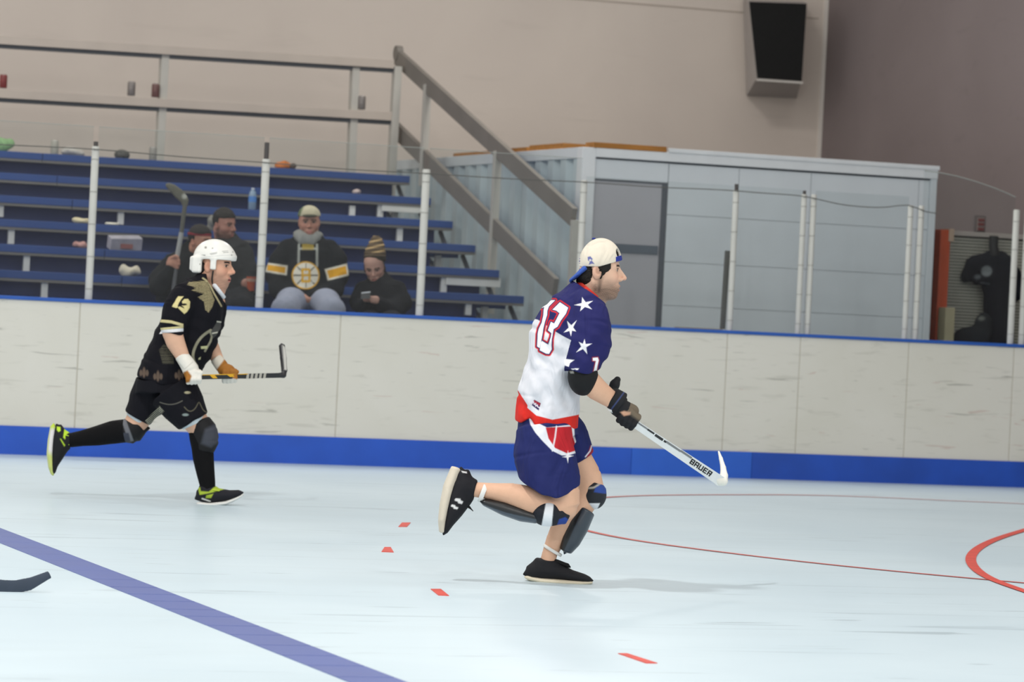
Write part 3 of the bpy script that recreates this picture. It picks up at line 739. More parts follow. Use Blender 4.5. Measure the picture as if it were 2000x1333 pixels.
# small red warning sticker column above the shutter
s0, s1 = at_y(1910, 425, XW and 28.6), at_y(1922, 452, 28.6)
sg = root('warning_notice', tuple(s1), 'small white notice with red bars above the shutter', 'notice')
MB().box((s0[0], 28.6, s1[2]), (s1[0], 28.615, s0[2])).build('notice_board', mat('notice_white', '8d817c', 0.6), sg)
for t in (0.15, 0.5, 0.82):
    zz = s1[2]+(s0[2]-s1[2])*t; MB().box((s0[0]+0.004, 28.594, zz-0.012), (s1[0]-0.004, 28.5995, zz+0.012)).build('red_bar', mat('notice_red', '7a3a3a', 0.6), sg)
MB().box((s0[0]-0.02, 28.616, 0), (s1[0]+0.02, 28.65, s0[2]+0.02)).build('notice_stand', mat('taupe_stand', '6f6766', 0.8), sg)

# ================================================================== PEOPLE
M_skin = vmat('skin', 0.55, 0.35, bump=0.15, bscale=220, sss=0.0)
M_cloth = vmat('jersey_cloth', 0.8, 0.2, bump=0.12, bscale=500, fold=0.55)
M_clothd = vmat('dark_cloth', 0.85, 0.15, bump=0.15, bscale=400, fold=0.3)
M_shell = vmat('hard_shell', 0.35, 0.5)
M_rub = vmat('shoe_upper', 0.75, 0.25, bump=0.25, bscale=500)
M_hair = vmat('hair', 0.6, 0.3, bump=0.9, bscale=260)
M_pad = vmat('pad_fabric', 0.7, 0.3, bump=0.2, bscale=400)
SKIN1, SKIN2, SKIN3 = S('d3a88c'), S('c99b80'), S('c08f78')
def head_frame(away_deg, pitch_deg=0.0, tilt_deg=0.0, toward_right=1):
    a, p = math.radians(away_deg), math.radians(pitch_deg)
    f = np.array([toward_right*math.cos(a)*math.cos(p), math.sin(p), math.sin(a)*math.cos(p)])
    up = np.array([math.sin(math.radians(tilt_deg)), -1.0, 0.0]); up -= f*(up@f); up /= np.linalg.norm(up)
    left = np.cross(up, f)
    # figure space (right, down, away) is right handed, so left = up x forward
    return np.stack([f, left, up])
class Head:
    def __init__(s, o, R, k): s.o = np.asarray(o, float); s.R = R; s.k = k
    def pt(s, x, y, z): return s.o+(np.array([x, y, z])*s.k)@s.R
    def loc(s, V): return ((np.asarray(V, float)-s.o)@s.R.T)/s.k
    def ell(s, c, r): return p_ell(s.pt(*c), np.asarray(r)*s.k, s.R)
    def cone(s, a, b, ra, rb): return p_cone(s.pt(*a), s.pt(*b), ra*s.k, rb*s.k)
    def build(s, vs, nose=1.0, jaw=1.0, mouth_open=0.0, neck=None, ears=True):
        k = s.k; P = [s.ell((.012, 0, .035), (.079, .075, .084))]
        lo, hi = s.o-0.2*k, s.o+0.2*k
        if neck is not None: lo = np.minimum(lo, neck-0.12*k); hi = np.maximum(hi, neck+0.12*k)
        v = Vol(lo, hi, vs); v.add(P[0], 1)
        v.add(s.ell((.030, 0, -.035), (.058, .058, .075)), .03*k)
        v.add(s.ell((.020, 0, -.020), (.065, .066, .060)), .02*k)
        for y in (-1, 1):
            v.add(s.cone((-.008, y*.050, -.055), (.056, y*.018*jaw, -.098), .019, .017), .022*k)
            v.add(s.ell((.056, y*.036, -.030), (.024, .022, .022)), .02*k)
            v.add(s.cone((.078, y*.010, .018), (.066, y*.046, .016), .013, .010), .015*k)
        v.add(s.ell((.068, 0, -.099), (.021, .022*jaw, .018)), .018*k)
        v.add(s.ell((.068, 0, -.070), (.024, .028, .020)), .018*k)
        for y in (-1, 1): v.sub(s.ell((.094, y*.033, -.001), (.016, .016, .012)), .010*k)
        for y in (-1, 1): v.add(s.ell((.0725, y*.031, .000), (.0135, .0135, .0135)), .002*k)
        for y in (-1, 1): v.add(s.cone((.083, y*.021, .008), (.078, y*.043, .007), .0045, .004), .004*k)
        v.add(s.cone((.087, 0, .014), (.089+.026*nose, 0, -.027), .0070, .0085), .009*k)
        v.add(s.ell((.086+.027*nose, 0, -.032), (.0115, .0100, .0080)), .005*k)
        for y in (-1, 1): v.add(s.ell((.092+.006*nose, y*.011, -.037), (.011, .008, .008)), .006*k)
        v.add(s.cone((.074, 0, -.002), (.086, 0, -.034), .011, .0125), .010*k)
        v.add(s.ell((.070, 0, -.070), (.022, .030, .024)), .016*k)
        v.add(s.ell((.092, 0, -.018), (.014, .0085, .018)), .006*k)
        v.add(s.cone((.089, -.017, -.066), (.089, .017, -.066), .0075, .0075), .008*k)
        v.add(s.ell((.092, 0, -.064), (.009, .017, .006)), .004*k)
        v.add(s.ell((.089, 0, -.079), (.009, .017, .007)), .005*k)
        v.sub(s.ell((.098, 0, -.0715), (.016, .019, .0022+mouth_open)), .002*k)
        if ears:
            for y in (-1, 1):
                v.add(s.ell((-.004, y*.073, -.008), (.019, .010, .032)), .006*k)
                v.sub(s.ell((.001, y*.0835, -.005), (.011, .009, .019)), .004*k)
        if neck is not None:
            v.add(p_cone(s.pt(-.022, 0, -.045), neck, .054*k, .060*k), .03*k)
            v.add(s.cone((.02, 0, -.075), tuple(s.loc(neck)+np.array([.03, 0, 0])), .030, .040), .03*k)
        return v
    def paint(s, V, skin, beard=0.0, beard_col=S('4a3a30'), brow=S('2a1c14'), hairline=None, lip=S('b5746a'), bexp=1.0):
        q = s.loc(V); c = np.tile(np.asarray(skin), (len(V), 1)); x, y, z = q[:, 0], q[:, 1], q[:, 2]; ay = np.abs(y)
        # ruddier cheeks, nose and ears
        r = np.exp(-(((x-.07)/.03)**2+((ay-.04)/.02)**2+((z+.03)/.025)**2))+np.exp(-(((x-.115)/.02)**2+(y/.015)**2+((z+.033)/.015)**2))+0.8*(ay > .07)*np.exp(-((x/.03)**2+((z+.008)/.035)**2))
        c = c*(1-.30*np.clip(r, 0, 1)[:, None]*np.array([0.1, .55, .6]))
        if beard:
            b = np.clip((-.034-z)/.045, 0, 1)*np.clip((x+.030)/.02, 0, 1)*(0.8+0.25*noise3((V*1.0).astype(np.float32), 2.2, 11))
            b = np.maximum(b*(1-np.exp(-(((x-.06)/.03)**2+((ay-.04)/.02)**2+((z+.035)/.016)**2))), np.exp(-(((ay-.060)/.018)**2+((x-.008)/.014)**2))*np.clip((.01-z)/.02, 0, 1))
            b *= 1-np.clip(1-np.maximum(np.abs(z+.072)/.013, ay/.02), 0, 1)*(x > .07)
            b *= np.clip((z+.150)/.03, 0, 1)
            c = c*(1-(b*beard)[:, None])+np.asarray(beard_col)*(b*beard)[:, None]
        lp = np.clip(1-np.maximum(np.abs(z+.0715)/.0125, ay/.021), 0, 1)*(x > .082); c = over(c, np.clip(lp*3, 0, 1), lip)
        mo = (np.abs(z+.0715) < .004)*(x < .096)*(x > .07)*(ay < .02); c = over(c, mo*0.8, S('4a1f1c'))
        bw = np.clip(1-np.maximum(np.abs(z-.0165-(.03-np.abs(ay-.030))*0.10)/.0055, np.abs(ay-.031)/.023), 0, 1)*(x > .045); c = over(c, np.clip(bw*3, 0, 1), brow)
        ey = np.sqrt(((ay-.031)/.013)**2+((z-.000)/.0068)**2); inn = (ey < 1)*(x > .06)
        c = over(c, inn*0.9, S('a89c92')); c = over(c, (np.sqrt(((ay-.031)/1.35)**2+z**2) < .0068)*(x > .07)*1.0, S('231812'))
        c = over(c, (np.abs(z-.0068) < .0028)*(np.abs(ay-.031) < .016)*(x > .06)*0.75, S('3a2820'))
        soc = np.exp(-(((ay-.031)/.020)**2+((z+.002)/.013)**2))*(x > .05); c = c*(1-.18*soc[:, None])
        return c
def join_parts(list_vf):
    V = np.concatenate([v for v, f in list_vf]); o = 0; Fs = []
    for v, f in list_vf: Fs.append(f+o); o += len(v)
    return V, np.concatenate(Fs)
def ring(fig, name, c, e1, e2, r1, r2, rad, m, parent, flat=1.0, n=36, a0=0.0, a1=360.0):
    """a strap: closed (or open) band around c in the plane of e1, e2 (figure space)"""
    c, e1, e2 = map(lambda t: np.asarray(t, float), (c, e1, e2)); full = abs(a1-a0) >= 359.9
    ax = np.cross(e1, e2); ax /= np.linalg.norm(ax)
    pts = [c+e1*r1*math.cos(math.radians(a0+(a1-a0)*i/n))+e2*r2*math.sin(math.radians(a0+(a1-a0)*i/n)) for i in range(n if full else n+1)]
    mb = MB(); mb.tube(pts, rad, 10, close=full, flat=flat, up=None if flat == 1.0 else ax)
    return fig.mb(name, mb, m, parent)

# ------------------------------------------------------------------ runner in stars jersey (near)
D1 = float((at_z(1090, 1141)-CO)@CF)
fg = Fig(1090, 800, D1)
P1 = root('person', at_z(1092, 1146), 'player in navy, white and red star jersey and backward cream cap, running right', 'person', 'hockey players running on the rink')
NAVY, WHITE, RED, BLACK = S('23245a'), S('d6d7dd'), S('d02a22'), S('131416')
hd = Head((1164, 528, 0), head_frame(6, 1, 2), 482)
hv = hd.build(1.25, nose=1.05, jaw=0.95, mouth_open=.0035, neck=np.array([1146, 590, 0.]))
Vh, Fh = hv.mesh()
body = [p_tube([(1132,592,0,34,56),(1118,620,0,50,72),(1100,680,0,52,66),(1082,750,0,44,54),(1072,815,0,42,48),(1072,856,0,38,44)])]
bv = Vol((845, 560, -150), (1260, 1160, 150), 2.3)
bv.add(body[0], 6)
bv.add(p_cone((1146, 615, -70), (1140, 738, -86), 25, 21), 10)
bv.add(p_tube([(1142,738,-86,23,23),(1163,760,-80,22,22),(1185,776,-70,18,18),(1206,789,-62,15,15)]), 8)
bv.add(p_cone((1093, 615, 72), (1115, 742, 88), 25, 21), 10); bv.add(p_cone((1115, 742, 88), (1192, 770, 34), 20, 14), 8)
bv.add(p_tube([(1066,846,-40,36,40),(1082,905,-50,40,42),(1103,960,-54,29,32),(1107,988,-55,25,28)]), 8)
bv.add(p_ell((1102, 990, -55), (25, 26, 28)), 8)
bv.add(p_tube([(1094,994,-55,26,28),(1066,988,-54,28,30),(1038,978,-52,29,30),(1000,966,-50,23,25),(965,960,-47,17,19),(940,957,-46,15,17),(915,954,-45,14,17)]), 8)
bv.add(p_tube([(1088,842,40,32,36),(1120,886,44,30,34),(1146,930,46,28,31),(1154,960,46,27,29)]), 8)
bv.add(p_tube([(1153,962,46,26,28),(1132,992,45,27,28),(1106,1024,44,27,28),(1086,1055,42,19,21),(1074,1082,42,15,17),(1068,1106,42,15,18)]), 8)
Vb, Fb = bv.mesh()
Vb_all, Fb_all = join_parts([(Vh, Fh), (Vb, Fb)])
def paint1(V):
    c = np.tile(np.asarray(SKIN1), (len(V), 1)); n = len(Vh)
    c[:n] = hd.paint(V[:n], S('dcb59c'), 0.95, S('5c483c'))
    return c
fg.obj('body', (Vb_all, Fb_all), M_skin, P1, paint1)
# hair: nape, sideburn, crown under the cap
hr = Vol(hd.o-70, hd.o+80, 1.3)
hr.add(hd.ell((.018, 0, .038), (.077, .080, .086)), 2)
hr.add(hd.ell((-.046, 0, -.035), (.034, .062, .040)), 12)
hr.add(hd.ell((-.038, -.046, -.022), (.030, .022, .036)), 8); hr.add(hd.ell((-.038, .046, -.022), (.030, .022, .036)), 8)
for y in (-1, 1):
    hr.add(hd.ell((.022, y*.066, .012), (.022, .014, .026)), 6); hr.add(hd.cone((.018, y*.068, .0), (.012, y*.066, -.030), .011, .007), 5)
hr.warp(lambda P: 1.6*noise3(P, 0.55, 3)+1.0*noise3(P, 1.1, 5))
hr.clip(lambda P: np.where(P[..., 1] < 505, -40, P[..., 0]-(hd.o[0]+29)).astype(np.float32))
fg.obj('hair', hr.mesh(), M_hair, P1, S('17130f'))
# cap (worn backwards): dome, strap across the opening, brim at the nape
cv = Vol(hd.o-75, hd.o+80, 1.25)
Rcap = hd.R
cv.add(hd.ell((.020, 0, .034), (.085, .086, .097)), 1); cv.add(hd.ell((.000, 0, .028), (.064, .083, .070)), 8)
capn = np.array([-0.10, 0, 1.0])
def capcut(P):
    q = ((P-hd.o)@hd.R.T)/hd.k; return (0.018-0.022*np.clip(q[..., 0]/.09, -1, 1)*-1.0-0.0*q[..., 1]-q[..., 2])*hd.k if False else (0.012+0.31*np.clip(q[..., 0]-.005, 0, .12)-q[..., 2])*hd.k
cv.clip(lambda P: capcut(P).astype(np.float32))
cv.sub(p_ell(hd.pt(.094, -.036, .066), np.array([.028, .027, .025])*hd.k, hd.R), 1)
def cap_col(V):
    c = np.tile(np.asarray(S('d9d0c0')), (len(V), 1)); P = V[:, :2]; f = V[:, 2] < 10
    for poly in (crop([(500,470),(540,462),(572,500),(560,525),(600,575),(560,570),(515,585),(530,540),(505,520)],1080,440,7.405),):
        d = poly_sd(P, poly); c = over(c, sm(d)*f*0.85, S('37479a'))
    d = np.hypot(P[:, 0]-1152.5, (P[:, 1]-510)*1.0)-2.2; c = over(c, sm(d)*f*0.9, S('d8d4cc'))
    d = poly_sd(P, [(1129,497),(1133,497),(1133,515),(1129,515)]); c = over(c, sm(d)*((V[:, 1]*7).astype(int) % 5 > 1), S('2f3a80'))
    return c
cap = fg.obj('cap', subdiv(cv.mesh()), M_cloth, P1, cap_col)
sv = Vol(hd.o-75, hd.o+85, 1.2); sv.add(hd.ell((.020, 0, .034), (.0865, .0875, .0985)), 1)
sv.clip(lambda P: np.maximum(np.abs(((P-hd.o)@hd.R.T)[..., 2]/hd.k-.0115-0.31*np.clip(((P-hd.o)@hd.R.T)[..., 0]/hd.k-.005, 0, .12)-.0105)-.0105, .072-((P-hd.o)@hd.R.T)[..., 0]/hd.k).astype(np.float32)*hd.k)
fg.obj('cap_strap', sv.mesh(), M_cloth, cap, S('2d3a8e'))
bvv = vol_of([p_tube([(1144,524,0,7,44),(1128,538,0,5,44),(1113,549,0,2.6,34)])], 1.3)
fg.obj('cap_brim', bvv.mesh(), M_cloth, cap, S('3c5aa8'))
bt = vol_of([p_ell((1160, 466.5, 0), (4.5, 2.5, 4.5))], 1.0); fg.obj('cap_button', bt.mesh(), M_cloth, cap, S('2f3a80'))
# jersey
jv = Vol((985, 545, -160), (1215, 860, 150), 1.7)
jv.add(p_tube([(1143,557,0,18,30),(1136,576,0,30,52),(1125,600,0,52,76),(1118,630,0,66,90),(1101,664,0,69,88),(1092,700,0,63,82),(1080,740,0,60,80),(1070,780,0,62,80),(1068,815,0,62,80),(1067,842,0,61,80)]), 6)
jv.add(p_tube([(1140,588,-45,22,32),(1152,608,-70,33,38),(1154,640,-82,39,43),(1149,675,-88,42,45),(1141,702,-90,38,42),(1134,727,-90,32,36)]), 14)
jv.add(p_tube([(1114,592,45,20,30),(1096,612,70,30,36),(1088,640,82,36,42),(1095,690,92,34,42),(1108,730,92,30,36)]), 14)
hem = [(1000,819),(1007,822),(1018,827),(1036,817),(1048,835),(1079,840),(1122,839),(1140,838)]
def hem_y(x): return np.interp(x, [h[0] for h in hem], [h[1] for h in hem])
jv.clip(lambda P: (P[..., 1]-hem_y(P[..., 0])).astype(np.float32))
# cloth folds: drawn from the armpit to the hip, and hanging at the waist
def folds(P):
    x, y, w = P[..., 0], P[..., 1], P[..., 2]
    g = np.clip((y-640)/60, 0, 1)*np.clip((830-y)/40, 0, 1)
    a = np.sin((x*0.85+y*0.33)*0.16+np.sin(y*0.03)*1.5)*2.4+np.sin((x*0.5+y*0.75+w*0.4)*0.11+1.0)*2.4+1.2*np.sin((x-y*0.6)*0.21)
    sl = np.clip((y-610)/30, 0, 1)*np.clip((-45-w)/20, 0, 1)*np.clip((735-y)/20, 0, 1)
    return (a*g*np.clip((x-1000)/30, 0, 1)+sl*np.sin(y*0.20-x*0.12)*1.2)
jv.warp(folds)
jv.clip(lambda P: np.where(P[..., 0] > 1120, (557+(P[..., 0]-1130)*0.72-P[..., 1])*0.8, -60).astype(np.float32))
ONE = crop([(440,163),(515,172),(400,285),(372,370),(368,450),(330,570),(300,700),(270,880),(235,1060),(185,1030),(195,800),(215,700),(270,590),(300,450),(305,350),(318,290),(262,305),(320,260)], 1030, 570, 9.52)
THREE = crop([(605,215),(755,320),(715,430),(620,560),(560,670),(490,715),(455,900),(450,1020),(455,1085),(405,1170),(350,1165),(235,1105),(250,960),(275,930),(390,1000),(440,860),(450,790),(385,735),(440,580),(500,612),(600,420),(540,370),(470,350)], 1030, 570, 9.52)
cs = lambda pts: crop(pts, 1000, 540, 4.164)
STARS = [star5(cs([(568,183),(653,213),(645,281),(552,295),(505,244)]), .42), star5(cs([(448,374),(523,371),(518,459),(478,496),(421,465)]), .42), star5(cs([(586,523),(645,558),(607,640),(521,626),(541,545)]), .42), np.array(cs([(423,685),(440,680),(505,688),(470,712),(460,742),(430,732)]))]
def jersey_col(V):
    P = V[:, :2]; x, y, w = V.T; near = w < 25
    c = np.tile(np.asarray(WHITE), (len(V), 1))
    yoke = np.interp(x, [1040, 1051, 1085, 1100, 1118, 1130, 1200], [622, 626, 650, 659, 669, 672, 676])
    sleeve = (x > np.interp(y, [660, 700, 720, 740], [1117, 1106, 1102, 1102])) & (w < -55) & ((y < 726) | (x > 1111)) & (y < 750)
    c = over(c, sm(y-yoke), NAVY); c = over(c, sleeve*1.0, NAVY); c = over(c, ((w > 55)*(y < 729))*1.0, NAVY)
    rb = np.interp(x, [1000, 1011, 1031, 1030.5, 1048, 1079, 1127, 1140], [745, 762, 792, 797, 812, 820, 811, 808]); c = over(c, sm(rb-y), RED)
    d1, d3 = poly_sd(P, ONE), poly_sd(P, THREE); d = np.minimum(d1, d3)
    c = over(c, sm(d-4.4)*near, RED); c = over(c, sm(d-2.2)*near, NAVY); c = over(c, sm(d)*near, S('f0f0f2'))
    for s_ in STARS: c = over(c, sm(poly_sd(P, s_))*(w < 0), S('f0f0f2'))
    for (a, b, e, g) in ((1117, 722, 1121, 724), (1124, 721.5, 1128, 724.5)): c = over(c, sm(poly_sd(P, [(a-2, b), (e+2, b), (e, g), (a, g)]))*(w < 0), S('f0f0f2'))
    sv_ = cs([(652,672),(692,668),(700,690),(690,735),(684,780),(660,778),(670,730),(677,696),(652,694)]); d = poly_sd(P, sv_)
    c = over(c, sm(d-2.0)*(w < 0), S('8a2a3c')); c = over(c, sm(d)*(w < 0), S('f0f0f2'))
    lb = crop([(85,250),(120,205),(180,240),(160,308)], 1020, 740, 4.939); d = poly_sd(P, lb); c = over(c, sm(d)*near, S('2a1f50'))
    c = over(c, sm(poly_sd(P, crop([(118,208),(178,238),(172,262),(108,228)], 1020, 740, 4.939)))*near, S('a03040'))
    d = line_sd(P, crop([(92,250),(110,222),(118,250),(132,240),(132,265),(148,255),(150,272),(168,282)], 1020, 740, 4.939))-0.9; c = over(c, sm(d)*near, S('e8e0e8'))
    d = np.abs(x-1187)-3+np.abs(y-713)*0.0; c = over(c, ((np.abs(y-712) < 6) & (x > 1181) & (w > -80))*1.0, S('b03040'))
    return c
jv.blur(3)
jersey = fg.obj('jersey', subdiv(jv.mesh()), M_cloth, P1, jersey_col)
# red collar band
e1 = np.array([33, 27, 0.]); e1 /= np.linalg.norm(e1)
ring(fg, 'collar', (1149, 569.5, 0), e1, (0, 0, 1.), 26, 37, 2.4, mat('red_collar_cloth', 'd23426', 0.8), jersey, flat=2.0)
# elbow pad
ev = vol_of([p_ell((1138, 737, -88), (29.5, 37, 33))], 1.6); ev.clip(lambda P: (722-P[..., 1]+0.06*(P[..., 0]-1138)*-1).astype(np.float32))
def elb(V):
    c = np.tile(np.asarray(S('0f1012')), (len(V), 1)); d = poly_sd(V[:, :2], [(1112,727),(1119,726),(1121,731),(1114,731)]); return over(c, sm(d)*0.8, S('a9aaa2'))
ev.blur(1)
fg.obj('elbow_pad', ev.mesh(), M_pad, P1, elb)
# shorts
sv = Vol((985, 795, -130), (1185, 985, 120), 1.8)
sv.add(p_tube([(1069,806,0,57,73),(1069,850,0,60,76)]), 6)
sv.add(p_tube([(1062,838,-36,54,52),(1064,890,-46,58,55),(1071,932,-50,60,54),(1075,975,-52,58,52)]), 10)
sv.add(p_tube([(1092,830,38,42,48),(1116,860,44,38,46),(1138,897,46,27,38)]), 10)
hem2 = [(985,915),(1006,925),(1016,938),(1040,954),(1062,964),(1085,968.5),(1108,966),(1122,958),(1131,948),(1160,930)]
sv.clip(lambda P: np.where(P[..., 2] < 0, P[..., 1]-np.interp(P[..., 0], [h[0] for h in hem2], [h[1] for h in hem2]), -50).astype(np.float32))
sv.warp(lambda P: 2.4*np.sin((P[..., 0]*0.5-P[..., 1]*0.42)*0.13)*np.clip((P[..., 1]-850)/20, 0, 1)+1.0*np.sin(P[..., 0]*0.17+P[..., 1]*0.06))
cz = lambda pts: crop(pts, 1020, 740, 4.939)
def shorts_col(V):
    P = V[:, :2]; c = np.tile(np.asarray(S('20275c')), (len(V), 1)); near = (V[:, 2] < 0)
    wb = cz([(60,350),(110,365),(160,430),(240,470),(500,440),(505,560),(530,640),(528,712),(440,735),(380,735),(290,690),(200,600),(130,520),(80,440)])
    rd = cz([(228,470),(475,460),(488,560),(508,620),(522,690),(430,716),(318,665),(255,575)])
    c = over(c, sm(poly_sd(P, wb))*near, S('d9dbe2')); c = over(c, sm(poly_sd(P, rd))*near, S('b3232c'))
    d = line_sd(P, cz([(330,460),(318,560),(292,690)]))-1.5; c = over(c, sm(d)*near*0.8, S('d9dbe2'))
    st = star5(cz([(440,690),(495,740),(440,808),(385,750),(415,730)]), .35); c = over(c, sm(poly_sd(P, st))*near, S('e6e6ea'))
    far = V[:, 2] > 0
    d = poly_sd(P, cz([(660,640),(700,700),(700,760),(610,760),(640,700)])); c = over(c, sm(d)*far, S('8c2436')); d2 = line_sd(P, cz([(672,650),(655,700),(610,755)]))-1.2; c = over(c, sm(d2)*far, S('c9cedb'))
    return c
sv.blur(2)
fg.obj('shorts', subdiv(sv.mesh()), M_cloth, P1, shorts_col)
# knee pads, shin guards, straps
kv = vol_of([p_ell((1070, 1000, -56), (33, 27, 38)), p_tube([(1094,1004,-56,20,30),(1110,1012,-56,12,24)])], 1.6, 8)
fg.obj('knee_pad', kv.mesh(), M_pad, P1, lambda V: over(over(np.tile(np.asarray(S('1b1e26')), (len(V), 1)), sm(poly_sd(V[:, :2], [(1092,1012),(1104,1008),(1116,1018),(1100,1028),(1088,1024)])), S('27418c')), sm(poly_sd(V[:, :2], [(1068,973),(1082,977),(1077,1032),(1057,1030)])), S('dfe2e6')))
kv = vol_of([p_ell((1160, 968, 46), (25, 29, 36)), p_tube([(1168,948,46,16,33),(1160,960,46,24,34)])], 1.6, 8)
def kp2(V):
    P = V[:, :2]; c = np.tile(np.asarray(S('23262c')), (len(V), 1))
    c = over(c, sm(poly_sd(P, [(1176,930),(1190,935),(1186,966),(1160,962),(1162,955)])), S('2a4690')); d = line_sd(P, [(1130,957),(1160,953),(1188,936)])-1.8; c = over(c, sm(d), S('a7a49a'))
    c = over(c, sm(poly_sd(P, [(1128,972),(1150,984),(1172,984),(1166,998),(1148,998),(1128,988)])), S('e2e4e8'))
    return c
fg.obj('knee_pad', kv.mesh(), M_pad, P1, kp2)
gv = vol_of([p_tube([(946,980,-50,7,17),(985,992,-52,14,22),(1020,1003,-54,15,24),(1050,1010,-55,12,24)], False)], 1.6)
def guard(V):
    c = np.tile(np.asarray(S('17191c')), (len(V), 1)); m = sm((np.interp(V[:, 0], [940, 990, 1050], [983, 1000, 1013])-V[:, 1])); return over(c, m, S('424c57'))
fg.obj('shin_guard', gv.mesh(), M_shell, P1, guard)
gv = vol_of([p_tube([(1146,998,40,18,28),(1128,1028,38,23,30),(1114,1058,37,20,27),(1104,1078,37,13,22)], True)], 1.6)
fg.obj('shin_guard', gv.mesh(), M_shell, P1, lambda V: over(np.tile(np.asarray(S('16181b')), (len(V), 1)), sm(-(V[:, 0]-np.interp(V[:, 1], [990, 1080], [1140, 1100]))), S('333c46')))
M_strapw = mat('white_strap_cloth', 'dcdcd8', 0.7)
ring(fg, 'leg_strap', (944.5, 962, -46), np.array([0.36, -0.93, 0.]), (0, 0, 1.), 18.5, 20, 1.3, M_strapw, P1, flat=3.6)
ring(fg, 'leg_strap', (1079, 1077, 42), np.array([0.85, 0.52, 0.]), (0, 0, 1.), 20, 20, 1.2, M_strapw, P1, flat=2.6)
# shoes
def shoe1(fig, par, up, sole, colar, lace, upc, solec, vs, name='shoe'):
    v = vol_of(up, vs, 8)
    s_ = fig.obj(name, v.mesh(), M_rub, par, upc)
    v = vol_of(sole, vs, 4); fig.obj('sole', v.mesh(), M_rub, s_, solec)
    if lace:
        v = vol_of(lace, vs*0.7, 2); fig.obj('lace', v.mesh(), M_rub, s_, colar)
    return s_
def logo1(V):
    P = V[:, :2]; c = np.tile(np.asarray(S('1a1a1f')), (len(V), 1)); f = V[:, 2] < -50
    cl_ = lambda pts: crop(pts, 840, 890, 7.692)
    for poly in ([(385,650),(400,632),(470,640),(475,665),(510,680),(495,718),(440,705),(430,680),(390,668)], [(330,738),(345,722),(390,735),(400,755),(440,768),(425,797),(370,785),(365,765),(332,755)]): c = over(c, sm(poly_sd(P, cl_(poly)))*f, S('d6d6d6'))
    c = over(c, sm(poly_sd(P, cl_([(480,225),(560,240),(565,262),(500,250)])))*f, S('d6d6d6')); return c
shoe1(fg, P1, [p_tube([(903,924,-45,12,17),(906,945,-45,24,22),(897,972,-45,27,24),(887,998,-45,19,25),(877,1022,-45,10,22),(870,1038,-45,6,15)], False), p_tube([(905,950,-45,22,22),(929,956,-45,19,21)])],
      [p_tube([(893,914,-45,11,17),(879,950,-45,12,24),(871,985,-45,11,26),(866,1015,-45,9,25),(866,1038,-45,7,16)], True)], S('141416'),
      [p_cone((916, 988, -50), (926, 998, -52), 2.2, 1.6), p_cone((908,985,-48),(918,990,-52),3,2.5)], logo1, S('cfc5b4'), 1.5)
shoe1(fg, P1, [p_tube([(1036,1120,42,15,18),(1056,1114,42,23,21),(1085,1118,42,19,23),(1115,1127,42,12,24),(1140,1132,42,9,21),(1152,1135,42,6,15)], False), p_tube([(1066,1118,42,24,20),(1068,1097,42,21,20)])],
      [p_tube([(1029,1130,42,5,15),(1055,1136,42,6.5,21),(1100,1139,42,6,25),(1135,1140.5,42,5,22),(1155,1140,42,3.5,13)], False)], S('141416'),
      [p_cone((1086, 1098, 34), (1108, 1106, 32), 4.5, 4.0), p_cone((1108,1106,32),(1114,1110,32),4,2)], S('1c1c20'), S('d2c8b2'), 1.5)
# gloves
dS = np.array([.83, .557, 0.2]); dS /= np.linalg.norm(dS); nS = np.array([.557, -.83, 0.]); wS = np.array([0, 0, 1.])
S0 = np.array([1208, 806, -60.])
gl = [p_tube([(1192,775,-66,20,22),(1210,789,-62,24,26)]), p_ell((1214, 800, -58), (20, 19, 22)), p_ell((1230, 803, -50), (17, 14, 16))]
gv = vol_of(gl, 1.4, 8, pad=30)
for i in range(4):
    b_ = S0+dS*(8+i*9.5); L = 1.0-(0.12 if i == 3 else 0.05*abs(i-1))
    pts = [b_+nS*14+wS*6, b_+nS*12-wS*12, b_-nS*4-wS*19*L, b_-nS*14*L-wS*9]
    for a, b in zip(pts[:-1], pts[1:]): gv.add(p_cone(a, b, 6.2, 5.6), 2.5)
th = [S0+nS*12-wS*10, S0+nS*13+dS*18-wS*17, S0+nS*11+dS*34-wS*15]
for a, b in zip(th[:-1], th[1:]): gv.add(p_cone(a, b, 6.6, 5.6), 3)
def glc(V):
    P = V[:, :2]; c = np.tile(np.asarray(S('18191d')), (len(V), 1)); t = (V-S0)@nS; u = (V-S0)@dS
    c = over(c, sm(-(t-8), 3)*(u > 8), S('6e6252')); c = over(c, sm(poly_sd(P, crop([(1000,880),(1060,860),(1165,880),(1160,920),(1060,940)], 1090, 700, 8.333)), 1.5)*(V[:, 2] < -40), S('c59a80'))
    d = np.abs(((P-np.array([1203, 783]))@np.array([.8, .6]))-2)-1.2; c = over(c, sm(d)*(u < 6), S('3a4670')); return c
fg.obj('glove', gv.mesh(), M_pad, P1, glc)
gl2 = vol_of([p_ell((1196, 776, 26), (17, 17, 17)), p_tube([(1180,770,34,15,16),(1196,776,28,17,18)])], 1.5, 6, pad=34)
gl2.add(p_cone((1194, 770, 14), (1201, 751, 8), 10, 9.5), 5); gl2.add(p_cone((1201, 751, 8), (1206, 742, 8), 9.5, 6.5), 3)
for i in range(4):
    b_ = np.array([1200, 783, 22.])+dS*(i*8-8); pts = [b_+nS*8+wS*14, b_+nS*12+wS*2, b_+nS*4-wS*10, b_-nS*8-wS*9]
    for a, b in zip(pts[:-1], pts[1:]): gl2.add(p_cone(a, b, 6, 5.4), 2)
fg.obj('glove', gl2.mesh(), M_pad, P1, lambda V: over(np.tile(np.asarray(S('1a1b1e')), (len(V), 1)), sm(np.abs(V[:, 1]-768)-7, 3)*(V[:, 0] > 1186), S('4c483e')))

